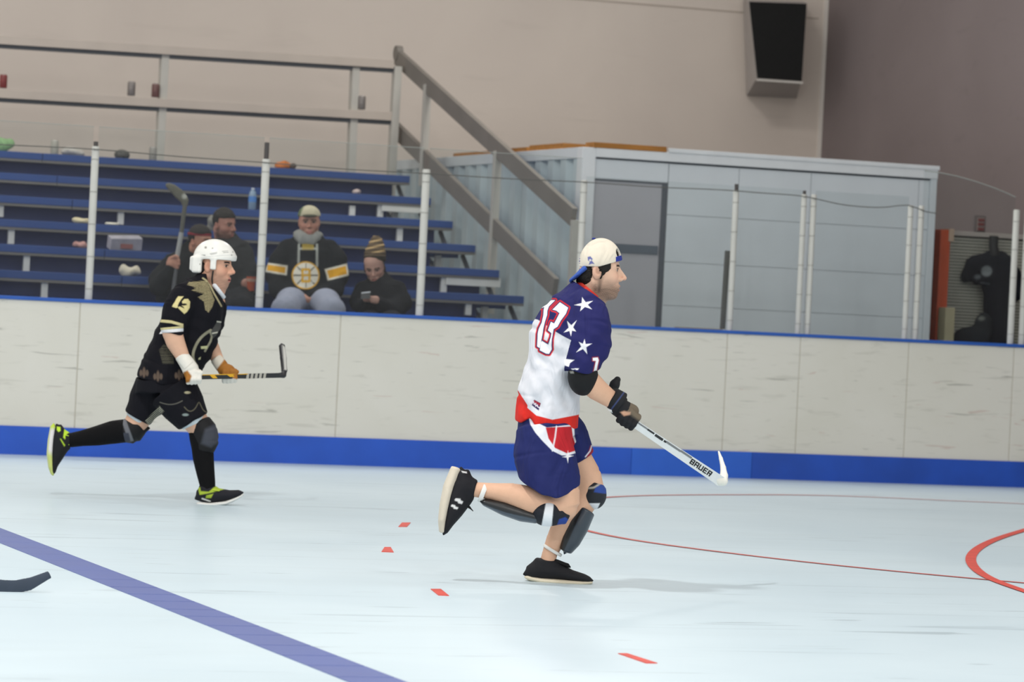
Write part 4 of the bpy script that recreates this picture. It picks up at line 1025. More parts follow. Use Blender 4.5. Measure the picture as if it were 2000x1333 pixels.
# stick of the near runner: shaft from the hands, blade curling up ahead of him
M_stickw = mat('white_stick', 'dfe2e2', 0.35, vary=0.05, vscale=20)
M_ink = mat('black_stick_print', '17181a', 0.5)
M_inkg = mat('grey_stick_print', '77797a', 0.5)
st = root('hockey_stick', fg.w(np.array([1330., 890, 60])), 'white hockey stick with black lettering held low by the star-jersey runner', 'hockey stick')
A_, B_ = np.array([1192., 797, -72]), np.array([1416., 944, 210])
tv = (B_-A_)/np.linalg.norm(B_-A_); nv = np.cross(tv, wS); nv /= np.linalg.norm(nv); bvx = np.cross(nv, tv)
if nv[1] > 0: nv = -nv
def stick_pt(t, a=0, b=0): return A_+(B_-A_)*t+nv*a+bvx*b
def shaft(fig, name, par, m, t0, t1, h0, h1, w, n=12):
    V = []; F = []
    for i in range(n+1):
        t = t0+(t1-t0)*i/n; h = h0+(h1-h0)*i/n
        V += [stick_pt(t, h, w), stick_pt(t, h, -w), stick_pt(t, -h, -w), stick_pt(t, -h, w)]
    for i in range(n):
        for k in range(4): F.append((4*i+k, 4*i+(k+1) % 4, 4*i+4+(k+1) % 4, 4*i+4+k))
    F += [(3, 2, 1, 0), (4*n, 4*n+1, 4*n+2, 4*n+3)]
    return mk(name, fig.w(np.array(V)), F, m, par)
shaft(fg, 'shaft', st, M_stickw, 0, 1.0, 7.0, 10.5, 5.0)
# blade: curved sweep up from the heel
bl_pts = [(1396, 933, 195), (1413, 944, 208), (1421, 944, 214), (1424, 934, 222), (1423, 918, 232), (1419, 900, 244), (1415, 886, 252)]
bl_h = [9, 11, 12, 9.5, 6.5, 4.5, 2.5]
v = Vol((1375, 870, 170), (1445, 970, 275), 1.3)
for i in range(len(bl_pts)-1): v.add(p_cone(bl_pts[i], bl_pts[i+1], bl_h[i]*0.85, bl_h[i+1]*0.85), 2)
fg.obj('blade', v.mesh(), M_shell, st, S('e4e2d8'))
# printed letters and dark print on the shaft face toward the viewer
def letter_quads(txt, t0, t1, lo, hi):
    G = {'B': [(0,0,1,.2),(0,.4,1,.6),(0,.8,1,1),(0,0,.25,1),(.75,0,1,1)], 'A': [(0,0,.25,1),(.75,0,1,1),(0,.8,1,1),(0,.35,1,.55)], 'U': [(0,0,.25,1),(.75,0,1,1),(0,0,1,.2)], 'E': [(0,0,.25,1),(0,0,1,.2),(0,.4,.9,.6),(0,.8,1,1)], 'R': [(0,0,.25,1),(0,.8,1,1),(0,.4,1,.6),(.75,.4,1,1),(.6,0,.9,.4)]}
    n = len(txt); mb = MB()
    for i, ch in enumerate(txt):
        a0 = t0+(t1-t0)*i/n; a1 = t0+(t1-t0)*(i+0.82)/n
        for (x0, y0, x1, y1) in G[ch]:
            q = [stick_pt(a0+(a1-a0)*x, lo+(hi-lo)*y, 0) for x, y in ((x0, y0), (x1, y0), (x1, y1), (x0, y1))]
            mb.prism([p+bvx*sgn*5.15 for p in q], bvx*sgn*0.5)
    return mb
sgn = -1.0 if (bvx[2] > 0) else 1.0
fg.mb('letters', letter_quads('BAUER', 0.705, 0.905, -5.0, 6.0), M_ink, st, smooth=False)
mb = MB()
for (t0, t1, a, b) in ((0.30, 0.36, 3, 6.5), (0.37, 0.44, 1.5, 6.5), (0.45, 0.47, 2, 6)):
    q = [stick_pt(t0, a), stick_pt(t1, a), stick_pt(t1, b), stick_pt(t0, b)]; mb.prism([p+bvx*sgn*5.1 for p in q], bvx*sgn*0.4)
fg.mb('dark_print', mb, M_ink, st, smooth=False)
mb = MB()
for (t0, t1, a, b) in ((0.19, 0.30, 3.5, 6.5), (0.47, 0.60, 3, 7), (0.60, 0.70, 4, 8)):
    q = [stick_pt(t0, a), stick_pt(t1, a), stick_pt(t1, b), stick_pt(t0, b)]; mb.prism([p+bvx*sgn*5.1 for p in q], bvx*sgn*0.4)
fg.mb('grey_print', mb, M_inkg, st, smooth=False)

# ------------------------------------------------------------------ runner in black jersey (farther)
D2 = float((at_z(430, 985)-CO)@CF)
ff = Fig(350, 740, D2)
P2 = root('person', at_z(425, 988), 'player in black and gold jersey and white helmet, running right with stick', 'person', 'hockey players running on the rink')
BLK, GOLD = S('121218'), S('cfc38c')
h2 = Head((416, 519, 0), head_frame(-20, 3, 3), 372)
hv2 = h2.build(1.1, nose=0.95, jaw=1.0, neck=np.array([412, 568, 0.])); Vh2, Fh2 = hv2.mesh()
b2 = Vol((90, 545, -120), (480, 985, 120), 2.2)
b2.add(p_tube([(398,578,0,30,46),(382,605,0,44,58),(362,660,0,48,54),(335,710,0,44,50),(322,760,0,42,48)]), 6)
b2.add(p_cone((352, 585, -52), (336, 650, -72), 20, 18), 8)
b2.add(p_tube([(335,640,-70,18,18),(342,668,-73,18.5,18),(352,688,-75,15,15),(364,712,-77,11,12)]), 6)
b2.add(p_cone((420, 590, 50), (404, 662, 32), 20, 17), 8)
b2.add(p_tube([(402,655,32,16,16),(414,682,18,15.5,15.5),(425,703,8,12,12),(434,720,2,11,11)]), 6)
b2.add(p_tube([(302,765,26,34,36),(278,806,30,25,28),(260,838,30,22,24)]), 6)
b2.add(p_tube([(258,840,30,21,23),(205,850,30,17,18),(140,860,30,12,14),(122,862,30,12,13)]), 6)
b2.add(p_tube([(342,765,-26,36,38),(374,812,-30,27,30),(394,842,-33,22,24)]), 6)
b2.add(p_tube([(395,845,-33,21,23),(397,885,-32,19,20),(403,930,-32,12,14),(405,962,-32,12,14)]), 6)
Vb2, Fb2 = b2.mesh(); VA, FA = join_parts([(Vh2, Fh2), (Vb2, Fb2)])
def paint2(V):
    c = np.tile(np.asarray(S('d0a68c')), (len(V), 1)); n = len(Vh2); c[:n] = h2.paint(V[:n], S('cfa087'), 0.62, S('5b4a42'), brow=S('1b1412')); return c
ff.obj('body', (VA, FA), M_skin, P2, paint2)
hh = Vol(h2.o-55, h2.o+55, 1.3); hh.add(h2.ell((-.040, 0, -.015), (.052, .070, .050)), 2); hh.clip(lambda P: (P[..., 0]-401).astype(np.float32))
hh.warp(lambda P: 0.8*noise3(P, 0.8, 2)); ff.obj('hair', hh.mesh(), M_hair, P2, S('1a1614'))
# helmet: dome, brow rim, ear guards
hm = Vol(h2.o-75, h2.o+75, 1.15)
hm.add(h2.ell((.004, 0, .040), (.112, .098, .100)), 2); hm.add(h2.ell((.055, 0, .042), (.062, .074, .048)), 8)
hm.clip(lambda P: ((((P-h2.o)@h2.R.T)[..., 2]/h2.k-.030)*-1*h2.k).astype(np.float32))
for y in (-1, 1):
    hm.add(p_box(h2.pt(.030, y*.086, .010), np.array([.016, .009, .034])*h2.k, h2.R, 2.5), 3)
    hm.add(p_box(h2.pt(-.062, y*.080, .000), np.array([.027, .014, .045])*h2.k, h2.R, 4.8), 6)
hm.add(p_box(h2.pt(-.092, 0, .005), np.array([.014, .080, .038])*h2.k, h2.R, 4), 5)
hm.add(h2.ell((.060, 0, .052), (.062, .062, .010)), 4)
hm.sub(h2.ell((.000, 0, -.02), (.088, .074, .075)), 1)
def helm(V):
    P = V[:, :2]; c = np.tile(np.asarray(S('e4e3dd')), (len(V), 1)); cl4 = lambda pts: crop(pts, 370, 460, 10.25); f = V[:, 2] < 10
    for poly in ([(400,375),(545,345),(548,352),(400,385)], [(420,392),(540,366),(543,374),(422,400)], [(645,325),(765,315),(768,324),(648,334)], [(665,352),(772,344),(774,354),(668,362)], [(230,395),(315,400),(305,420)]): c = over(c, sm(poly_sd(P, cl4(poly)), 0.5)*f*0.85, S('3a3c3c'))
    d = line_sd(P, cl4([(220,455),(460,430),(700,405),(960,395)]))-0.45; c = over(c, sm(d, 0.5)*f*0.5, S('8a8c90'))
    for (x, y, r) in ((318,250,3.0),(455,268,1.8),(205,583,1.6),(862,335,1.6),(835,402,1.6)):
        p = cl4([(x, y)])[0]; c = over(c, sm(np.hypot(P[:, 0]-p[0], P[:, 1]-p[1])-r*0.8, 0.7)*f*0.8, S('6d6658'))
    return c
hm.blur(1)
helmet = ff.obj('helmet', subdiv(hm.mesh()), M_shell, P2, helm)
mb = MB(); mb.tube([h2.pt(.030, -.082, -.030), h2.pt(.022, -.070, -.070), h2.pt(.020, -.050, -.105)], 1.6, 8); ff.mb('chin_strap', mb, mat('black_strap', '1a1a1a', 0.6), helmet)
# jersey
j2 = Vol((255, 535, -120), (455, 775, 100), 1.45)
j2.add(p_tube([(413,556,0,18,28),(393,574,0,42,54),(387,598,0,51,62),(373,640,0,58,62),(357,672,0,60,60),(346,695,0,57,58),(330,722,0,57,58),(320,752,0,56,58)]), 6)
j2.add(p_tube([(376,566,-34,20,24),(360,580,-50,27,29),(347,605,-62,29,31),(339,632,-70,25.5,28),(336,654,-72,20,23)]), 12)
j2.add(p_tube([(408,572,36,20,24),(420,590,50,24,28),(415,625,46,24,26),(406,652,36,20,22)]), 12)
j2.clip(lambda P: (P[..., 1]-np.interp(P[..., 0], [262, 300, 340, 376], [742, 750, 756, 753])).astype(np.float32))
j2.clip(lambda P: np.where(P[..., 0] > 404, ((553+(P[..., 0]-407)*1.15)-P[..., 1])*0.7, -50).astype(np.float32))
j2.warp(lambda P: (1.4*np.sin((P[..., 0]*0.9+P[..., 1]*0.35)*0.17)+0.9*np.sin(P[..., 1]*0.2-P[..., 0]*0.1+P[..., 2]*.05))*np.clip((P[..., 1]-590)/40, 0, 1))
c3 = lambda pts: crop(pts, 320, 540, 11.1)
N1 = c3([(310,455),(425,458),(375,520),(330,590),(300,655),(305,690),(270,710),(180,680),(195,640),(230,590),(270,510)])
N3 = c3([(440,515),(520,510),(565,570),(555,700),(500,790),(440,835),(300,700),(340,675),(400,700),(440,720),(420,680),(385,655),(440,655),(500,640),(480,610),(400,610),(390,570)])
WING = c3([(500,200),(540,140),(820,110),(930,110),(990,260),(1040,400),(1090,520),(1040,680),(960,800),(890,740),(860,560),(730,470),(870,390),(590,330),(690,270)])
def j2col(V):
    P = V[:, :2]; x, y, w = V.T; f = w < 20; c = np.tile(np.asarray(BLK), (len(V), 1))
    strp = (np.sin((y-x*0.13)*2*math.pi/2.9) > -0.1)*0.85+0.08
    c = over(c, sm(poly_sd(P, WING))*f*strp, S('a99e78'))
    c = over(c, np.maximum(sm(poly_sd(P, N1)), sm(poly_sd(P, N3)))*(w < -20), GOLD)
    for a, b, col in ((0, 5.5, S('c9bd8e')), (13.5, 17.5, S('c6bb8c')), (17.8, 24, S('dedee0'))):
        yy = y-np.interp(x, [312, 335, 356], [625.5, 628, 634]) if a == 0 else y-np.interp(x, [312, 335, 356], [629, 627, 625])
        m_ = sm(np.maximum(a-yy, yy-b), .6)*(w < -36)*(x < 358); c = over(c, m_, col)
    c2_ = lambda pts: crop(pts, 340, 600, 8.33)
    d = line_sd(P, spline(c2_([(590,385),(480,460),(390,560),(330,680),(305,800),(330,900),(370,960)]), 24))-2.6; c = over(c, sm(d)*f, S('8d8a76'))
    d = line_sd(P, c2_([(575,390),(610,480),(590,560),(500,720)]))-2.0; c = over(c, sm(d)*f, S('8d8a76'))
    c = over(c, sm(poly_sd(P, c2_([(590,400),(640,330),(690,250),(780,250),(750,350),(680,470),(620,520)])))*f*0.6, S('5d5d5a'))
    c = over(c, sm(poly_sd(P, c2_([(690,232),(785,240),(780,258),(690,250)])))*f, S('d0cfc0')); c = over(c, sm(poly_sd(P, c2_([(610,425),(705,405),(700,425),(615,445)])))*f, S('c4c2b2'))
    c = over(c, sm(poly_sd(P, c2_([(430,645),(540,635),(535,685),(435,685)])))*f, S('c2c194')); c = over(c, sm(poly_sd(P, c2_([(395,835),(430,815),(425,855),(395,862)])))*f, S('b9b890'))
    sd = sm(poly_sd(P, [(311,684),(321,672),(338,690),(340,712),(318,712)]))*(np.sin(y*2*math.pi/2.6) > 0.2)*f; c = over(c, sd*0.7, S('6d6a58'))
    # fleur shapes along the hem
    for cx, cy in ((282, 728), (309, 735), (350, 733)):
        d = np.minimum(np.hypot((x-cx)/3.2, (y-cy)/10)-1, np.hypot((np.abs(x-cx)-6)/3, (y-cy-1)/6)-1)*3; d = np.minimum(d, np.maximum(np.abs(x-cx)-8, np.abs(y-cy-3)-1.4)); c = over(c, sm(d)*f*0.75, S('6a5a4e'))
    # vertical V collar trim
    d = line_sd(P, c3([(840,50),(960,130),(1080,380),(1240,650)]))-1.6; c = over(c, sm(d)*f, S('a39a78'))
    return c
j2.blur(2)
jersey2 = ff.obj('jersey', subdiv(j2.mesh()), M_clothd, P2, j2col)
ring(ff, 'undershirt_collar', (424, 565, 0), np.array([.62, .78, 0]), (0, 0, 1.), 21, 25, 2.4, mat('white_undershirt', 'd5d8dc', 0.8), P2, flat=1.7)
# shorts and light undershorts
s2 = Vol((235, 730, -95), (425, 845, 95), 1.5)
s2.add(p_tube([(320,742,0,53,55),(320,768,0,55,57)]), 5)
s2.add(p_tube([(304,760,24,44,46),(285,789,28,37,42),(269,816,30,27,36)]), 8)
s2.add(p_tube([(338,762,-22,48,50),(360,794,-28,42,45),(377.5,823,-30,34,41)]), 8)
s2.warp(lambda P: 1.3*np.sin((P[..., 0]*0.8-P[..., 1]*0.4)*0.22+1)*np.clip((P[..., 1]-760)/20, 0, 1))
def s2col(V):
    P = V[:, :2]; x, y, w = V.T; c = np.tile(np.asarray(S('14141a')), (len(V), 1))
    st_ = (np.sin((x*0.64+y*0.77)*2*math.pi/2.9) > 0)*sm(poly_sd(P, [(284,822),(291,832),(321,803),(312,793)])); c = over(c, st_*0.85, S('b9b6a2'))
    f = w < -10
    d = line_sd(P, spline([(313,786),(330,790),(345,788),(356,783)], 20))-0.8; c = over(c, sm(d)*f*0.7, S('77756c'))
    d = np.hypot((x-366)/6, (y-767)/2.5)-1; c = over(c, sm(d*3)*f*0.8, S('b0a98c')); d = np.hypot((x-362)/6, (y-810)/2.6)-1; c = over(c, sm(d*3)*f*0.8, S('8d9a98'))
    d = line_sd(P, spline([(360,795),(370,803),(382,796),(388,786),(396,800),(404,806)], 24))-0.9; c = over(c, sm(d)*f*0.6, S('77725f')); return c
s2.blur(2)
ff.obj('shorts', subdiv(s2.mesh()), M_clothd, P2, s2col)
for lv_ in ([(278,804,30,25,30),(265,823,30,22.5,27)], [(372,808,-30,29,32),(381,830,-31,26,29)]):
    ff.obj('undershorts_leg', vol_of([p_tube(lv_)], 1.4, 1).mesh(), M_cloth, P2, S('c6d2d8'))
# knee sleeves and long socks
k2 = vol_of([p_tube([(272,831,30,21,25),(258,841,30,26,28),(240,843,30,22,25)])], 1.5)
def ks1(V):
    P = V[:, :2]; c = np.tile(np.asarray(S('111114')), (len(V), 1)); c = over(c, sm(poly_sd(P, [(236,815),(244,814),(262,862),(252,864)])), S('66686e')); c = over(c, sm(poly_sd(P, [(236,846),(252,846),(256,866),(238,862)])), S('3a3d48')); return c
ff.obj('knee_pad', k2.mesh(), M_pad, P2, ks1)
k2 = vol_of([p_tube([(389,824,-32,22,27),(398,842,-34,26,29),(402,860,-34,25,27),(398,880,-33,20,23)])], 1.5)
ff.obj('knee_pad', k2.mesh(), M_pad, P2, lambda V: over(np.tile(np.asarray(S('121215')), (len(V), 1)), sm(poly_sd(V[:, :2], [(400,838),(424,826),(428,862),(412,874),(392,866)]), 3), S('3d4049')))
k2 = vol_of([p_tube([(248,842,30,23,25),(222,845,30,23,24),(190,852,30,19.5,20),(160,857,30,15.5,17),(136,861,30,14,16)])], 1.6); ff.obj('long_sock', k2.mesh(), M_clothd, P2, S('0e0e10'))
k2 = vol_of([p_tube([(388,836,-32,21,23),(392,856,-32,22,24),(395,872,-32,21.5,23),(397,895,-32,20.5,22),(401,922,-32,18,20),(405,946,-32,15.5,17),(405,962,-32,14,16)])], 1.6); ff.obj('long_sock', k2.mesh(), M_clothd, P2, S('0e0e10'))
LIME = S('b7d83a')
def shoe_r(V):
    P = V[:, :2]; c = np.tile(np.asarray(S('17181c')), (len(V), 1)); cc = lambda pts: crop(pts, 0, 800, 9.52)
    for poly in ([(1070,320),(1135,330),(1140,400),(1100,420),(1070,380)], [(1205,370),(1290,380),(1300,430),(1230,480),(1225,560),(1190,520),(1200,430)], [(1130,545),(1150,550),(1225,670),(1210,690)]): c = over(c, sm(poly_sd(P, cc(poly))), LIME)
    return c
def sole_r(V):
    c = np.tile(np.asarray(S('d9d6d6')), (len(V), 1)); c = over(c, sm(884-V[:, 1]+0.8*(V[:, 0]-98), 6), S('c3cc78')); c = over(c, sm(V[:, 1]-838, 4), S('b9cf4a')); return over(c, sm(V[:, 0]-np.interp(V[:, 1], [835, 890, 920], [100, 95, 98]), 1.5), S('c9cf9a'))
shoe1(ff, P2, [p_tube([(114,838,30,10,13),(118,852,30,18,17),(117,872,30,20,18),(112,892,30,13,18),(107,910,30,7,15),(105,923,30,5,10)], False), p_tube([(118,860,30,16,16),(138,862,30,14.5,16)])],
      [p_tube([(105,834,30,6,13),(101,862,30,7,17),(99,888,30,7,18),(101,912,30,6,15),(104,926,30,4,9)], False)], LIME, [p_cone((134,866,16),(140,876,14),1.4,1.0), p_cone((128,850,16),(136,852,14),1.6,1.4)], shoe_r, sole_r, 1.3)
def shoe_f(V):
    P = V[:, :2]; c = np.tile(np.asarray(S('1d1d24')), (len(V), 1)); cc = lambda pts: crop(pts, 80, 780, 4.762)
    for poly in ([(1465,850),(1560,855),(1600,820),(1640,800),(1720,830),(1640,850),(1560,870),(1475,885)], [(1535,890),(1600,875),(1580,915),(1530,915)], [(1460,815),(1480,815),(1485,850),(1465,850)]): c = over(c, sm(poly_sd(P, cc(poly)))*0.9, S('a9bf3c'))
    d = line_sd(P, cc([(1500,920),(1570,945)]))-1.4; c = over(c, sm(d), S('dcdcd8')); return c
shoe1(ff, P2, [p_tube([(390,970,-32,11,12),(404,964,-32,18,15),(425,967,-32,14,16),(448,967,-32,10,16),(468,963,-32,6.5,12)], False), p_tube([(403,966,-32,15,15),(405,950,-32,16,16)])],
      [p_tube([(387,983,-32,3.5,11),(410,985.5,-32,4,15),(440,982,-32,4,16),(460,974,-32,3.5,13),(473,966,-32,3,8)], False)], S('b2c640'),
      [p_cone((416,950,-44),(432,944,-46),1.2,0.9), p_cone((418,954,-44),(440,950,-46),1.2,0.8), p_cone((414,956,-46),(428,958,-48),2.0,1.6)], shoe_f, S('dededa'), 1.3)
# gloves: near hand white over tan palm, far hand tan over white
def hand(S0, d, n, w, base, sc, extra, thumb=1):
    v = vol_of(base+extra, 1.25, 5, pad=24)
    for i in range(4):
        b_ = S0+d*(i-1.5)*7.2*sc; L = 1.0-(0.14 if i == 3 else 0.05*abs(i-1))
        pts = [b_+n*11*sc+w*3*sc, b_+n*9*sc-w*9*sc, b_-n*3*sc-w*13*sc*L, b_-n*10*sc*L-w*6*sc]
        for a, b in zip(pts[:-1], pts[1:]): v.add(p_cone(a, b, 4.7*sc, 4.2*sc), 2)
    t0 = S0-d*10*sc*thumb+n*8*sc; pts = [t0, t0+d*12*sc*thumb+n*3*sc-w*9*sc, t0+d*24*sc*thumb+n*1*sc-w*10*sc]
    for a, b in zip(pts[:-1], pts[1:]): v.add(p_cone(a, b, 4.8*sc, 4.2*sc), 2)
    return v
TAN, GWH = S('9a6424'), S('dedad0')
dx = np.array([1., -0.02, 0]); nx = np.array([0.02, -1., 0]); 
v = hand(np.array([378, 738, -80.]), dx, nx, wS, [p_ell((374, 728, -78), (15, 19, 15))], 1.0, [p_tube([(353,694,-76,13,14),(366,712,-77,15,16),(371,722,-78,15,16)])])
def g1c(V):
    P = V[:, :2]; c = np.tile(np.asarray(GWH), (len(V), 1)); c = over(c, sm(poly_sd(P, [(358,728),(366,724),(374,735),(370,747),(356,750)]), 1.5), TAN)
    d = line_sd(P, [(346,706),(360,722),(376,708)])-0.7; return over(c, sm(d)*0.5, S('9c968a'))
ff.obj('glove', v.mesh(), M_pad, P2, g1c)
v = hand(np.array([448, 736, -4.]), dx, nx, wS, [p_ell((442, 724, 0), (17, 13, 14))], 1.0, [p_tube([(421,700,6,12,12),(433,716,2,13,13)])])
ff.obj('glove', v.mesh(), M_pad, P2, lambda V: over(over(np.tile(np.asarray(TAN), (len(V), 1)), sm(737-V[:, 1]+0.2*(V[:, 0]-440), 1.5), GWH), sm((V[:, 0]-429)*0.8+(V[:, 1]-714)*0.6, 1.5), S('c9c2b4')))
# his stick
M_sb = mat('black_stick_shaft', '1d2226', 0.4); M_sy = mat('yellow_stick_print', 'd8a520', 0.5); M_tape = mat('grey_tape', 'a9a69c', 0.8)
st2 = root('hockey_stick', ff.w(np.array([470., 736, -40])), 'black and yellow hockey stick held level by the black-jersey runner', 'hockey stick')
A_, B_ = np.array([366., 737.5, -84]), np.array([553., 733.5, 60])
tv = (B_-A_)/np.linalg.norm(B_-A_); nv = np.cross(tv, wS); nv /= np.linalg.norm(nv); bvx = np.cross(nv, tv)
if nv[1] > 0: nv = -nv
sgn = -1.0 if (bvx[2] > 0) else 1.0
shaft(ff, 'shaft', st2, M_sb, 0, 1.0, 4.6, 4.8, 3.2)
mb = MB()
for (t0, t1, a, b) in ((0.10, 0.62, 3.2, 4.7), (0.22, 0.27, -3, 3.2), (0.40, 0.46, -1, 3.2)):
    k_ = 0.03 if b-a > 3 else 0
    q = [stick_pt(t0+k_, a), stick_pt(t1+k_, a), stick_pt(t1, b), stick_pt(t0, b)]; mb.prism([p+bvx*sgn*3.3 for p in q], bvx*sgn*0.4)
ff.mb('yellow_print', mb, M_sy, st2, smooth=False)
for i in range(5):
    t0 = 0.60+i*0.045; mb = MB(); q = [stick_pt(t0, -5.0), stick_pt(t0+.026, -5.0), stick_pt(t0+.036, 5.0), stick_pt(t0+.010, 5.0)]; mb.prism([p+bvx*3.6 for p in q], -bvx*7.2); ff.mb('tape_band', mb, M_tape, st2, smooth=False)
v = Vol((535, 660, 30), (575, 750, 130), 1.1)
bp2 = [(546, 733.5, 56), (555, 733, 62), (557, 724, 70), (554, 700, 84), (551, 675, 96)]
for a, b, ra, rb in zip(bp2[:-1], bp2[1:], (5, 5.5, 5.5, 4.5), (5.5, 5.5, 4.5, 3)): v.add(p_cone(a, b, ra, rb), 2)
v.add(p_tube([(557,724,68,5,4),(556,700,82,6.5,4),(553,674,95,6,4)], False), 3)
ff.obj('blade', v.mesh(), M_shell, st2, lambda V: over(np.tile(np.asarray(S('1e1f22')), (len(V), 1)), sm(poly_sd(V[:, :2], [(554,673),(562,680),(562,724),(557,722)]), 1), S('b4b3ad')))

# third stick reaching in from outside the frame at lower left
D3 = float((at_z(60, 1159)-CO)@CF); f3 = Fig(40, 1140, D3)
st3 = root('hockey_stick', at_z(-40, 1158), 'dark stick blade reaching in at the lower left edge', 'hockey stick')
v = Vol((-170, 1080, -40), (115, 1175, 60), 1.6)
top = [(-110, 1115), (-60, 1128), (-20, 1131), (0, 1132.5), (30, 1134), (60, 1128), (96, 1115)]; bot = [(-110, 1140), (-60, 1152), (-20, 1158), (0, 1159), (25, 1161), (60, 1154), (97, 1131)]
lv = [((a[0]+b[0])/2, (a[1]+b[1])/2, w_, (b[1]-a[1])/2, 3.2) for (a, b, w_) in zip(top, bot, (0, 0, 2, 3, 8, 16, 28))]
v.add(p_tube(lv, True), 1); v.clip(lambda P: np.maximum(np.interp(P[..., 0], [t[0] for t in top], [t[1] for t in top])-P[..., 1], np.interp(P[..., 0], [t[0] for t in top], [t[1] for t in top])*0+P[..., 1]-np.interp(P[..., 0], [b[0] for b in bot], [b[1] for b in bot])).astype(np.float32))
f3.obj('blade', v.mesh(), M_pad, st3, S('37414f'))
A_, B_ = np.array([-100., 1130, 0]), np.array([-520., 700, -60]); tv = (B_-A_)/np.linalg.norm(B_-A_); nv = np.cross(tv, wS); nv /= np.linalg.norm(nv); bvx = np.cross(nv, tv)
shaft(f3, 'shaft', st3, M_sb, 0, 1.0, 7, 6.5, 5)

# ------------------------------------------------------------------ spectators on the bleacher
def chain(a): return [p_cone(p[:3], q[:3], (p[3]+p[4])/2, (q[3]+q[4])/2) for p, q in zip(a[:-1], a[1:])]
def spectator(label, headc, k, facing, D, skin, levels_torso, arms, legs, col_top, col_leg, hair=None, hat=None, beard=0.0, name_top='jacket', neck=None, lookdown=0, tilt=0, brow=S('2a1c14'), tcol=None, hands=(), bc=S('4a3a30'), fold=True, tk=8):
    f = Fig(headc[0], headc[1]+60, D); base = f.w(np.array([levels_torso[-1][0], levels_torso[-1][1]+150., 0]))
    p = root('person', base, label, 'person', 'spectators on the bleacher')
    R = head_frame(facing, lookdown, tilt) if abs(facing) <= 90 else head_frame(180-facing, lookdown, tilt, -1)
    h = Head((*headc, 0), R, k); nk = np.array(neck if neck else (levels_torso[0][0], levels_torso[0][1]+4, 6.), float)
    vf = [h.build(1.5, neck=nk).mesh()]
    for (c, r) in hands: vf.append(vol_of(c, 1.5, 3).mesh())
    bt_ = vol_of([p_tube([(l[0], l[1], l[2]+2, l[3]*0.8, l[4]*0.8) for l in levels_torso])], 3.0); vf.append(bt_.mesh())
    n0 = len(vf[0][0]); VF = join_parts(vf)
    f.obj('body', VF, M_skin, p, lambda V: np.concatenate([h.paint(V[:n0], skin, beard, bc, brow), np.tile(np.asarray(skin)*0.95, (len(V)-n0, 1))]))
    tv_ = vol_of([p_tube(levels_torso, False)]+[c for a in arms for c in chain(a)], 1.8, tk)
    if fold: tv_.warp(lambda P: 1.1*noise3(P, 0.13, 4)+0.6*noise3(P, 0.3, 8))
    f.obj(name_top, tv_.mesh(), M_clothd, p, tcol if tcol else col_top)
    lv_ = vol_of([c for a in legs for c in chain(a)], 2.2, 10); f.obj('trousers', lv_.mesh(), M_clothd, p, col_leg)
    for a in legs:
        e = a[-1]; sv_ = vol_of([p_ell((e[0], e[1]+4, e[2]-12), (12, 9, 24))], 2.2); f.obj('shoe', sv_.mesh(), M_rub, p, S('1c1c1e'))
    if hair:
        hr_ = Vol(h.o-60, h.o+60, 1.5)
        for c, r in hair: hr_.add(h.ell(c, r), 4)
        def hcut(P):
            q = ((P-h.o)@h.R.T)/h.k; front = np.maximum(0.052-q[..., 2], 0)+0*q[..., 0]
            return (np.where(q[..., 0] > 0.012, 0.052+0.25*np.clip(q[..., 0]-.06, 0, 1)-q[..., 2], -0.05-q[..., 2])*h.k).astype(np.float32)
        hr_.clip(hcut)
        hr_.warp(lambda P: 0.8*noise3(P, 0.8, 3)); f.obj('hair', hr_.mesh(), M_hair, p, hat if isinstance(hat, tuple) else S('1c1613'))
    return p, f, h
DR = lambda row, off=0.0: float((np.array([7.5, rows[row][0]+off, 1.5])-CO)@CF)
DARK = S('15171a')
# fan in black jersey with round crest
Df = DR(1, 0.1)
def fan_col(V):
    P = V[:, :2]; x, y, w = V.T; c = np.tile(np.asarray(S('16181c')), (len(V), 1)); f = w < 6
    # arm bands
    for poly, q in (([(520,513),(562,519),(560,538),(518,531)], 0), ([(634,526),(678,515),(681,538),(640,548)], 1)):
        d = poly_sd(P, poly); c = over(c, sm(d), S('d8d2c2')); d = poly_sd(P, [(a, b) for a, b in poly])+3.4; c = over(c, sm(d), S('d39a24'))
    # laces and yoke lines
    for l in ([(584,478),(583,520)], [(619,478),(619,520)], [(584,486),(619,486)]): c = over(c, sm(line_sd(P, l)-2.0)*f, S('9fa19a'))
    c = over(c, sm(poly_sd(P, [(590,474),(613,474),(613,488),(590,488)]))*f*0.8, S('a8903e'))
    # round spoked crest with a letter
    r = np.hypot(x-597, y-538); an = np.arctan2(y-538, x-597)
    c = over(c, sm(r-27)*f, S('d7a22c')); c = over(c, sm(r-24.5)*f, S('ddd6c6'))
    sp_ = (np.abs(np.mod(an+math.pi/8, math.pi/4)-math.pi/8)*r < 1.2)*(r > 8)*(r < 24); c = over(c, sp_*0.8*f, S('3a342a'))
    bl_ = np.minimum.reduce([np.maximum(np.abs(x-591)-2.2, np.abs(y-538)-14)]+[np.maximum(np.abs(x-597)-8.5, np.abs(y-yy)-2.4) for yy in (526.5, 537.5, 549.5)]+[np.maximum(np.abs(x-604.5)-2.2, np.abs(y-yy)-5.5) for yy in (532, 544)])
    c = over(c, sm(bl_)*f, S('dca62a')); return c
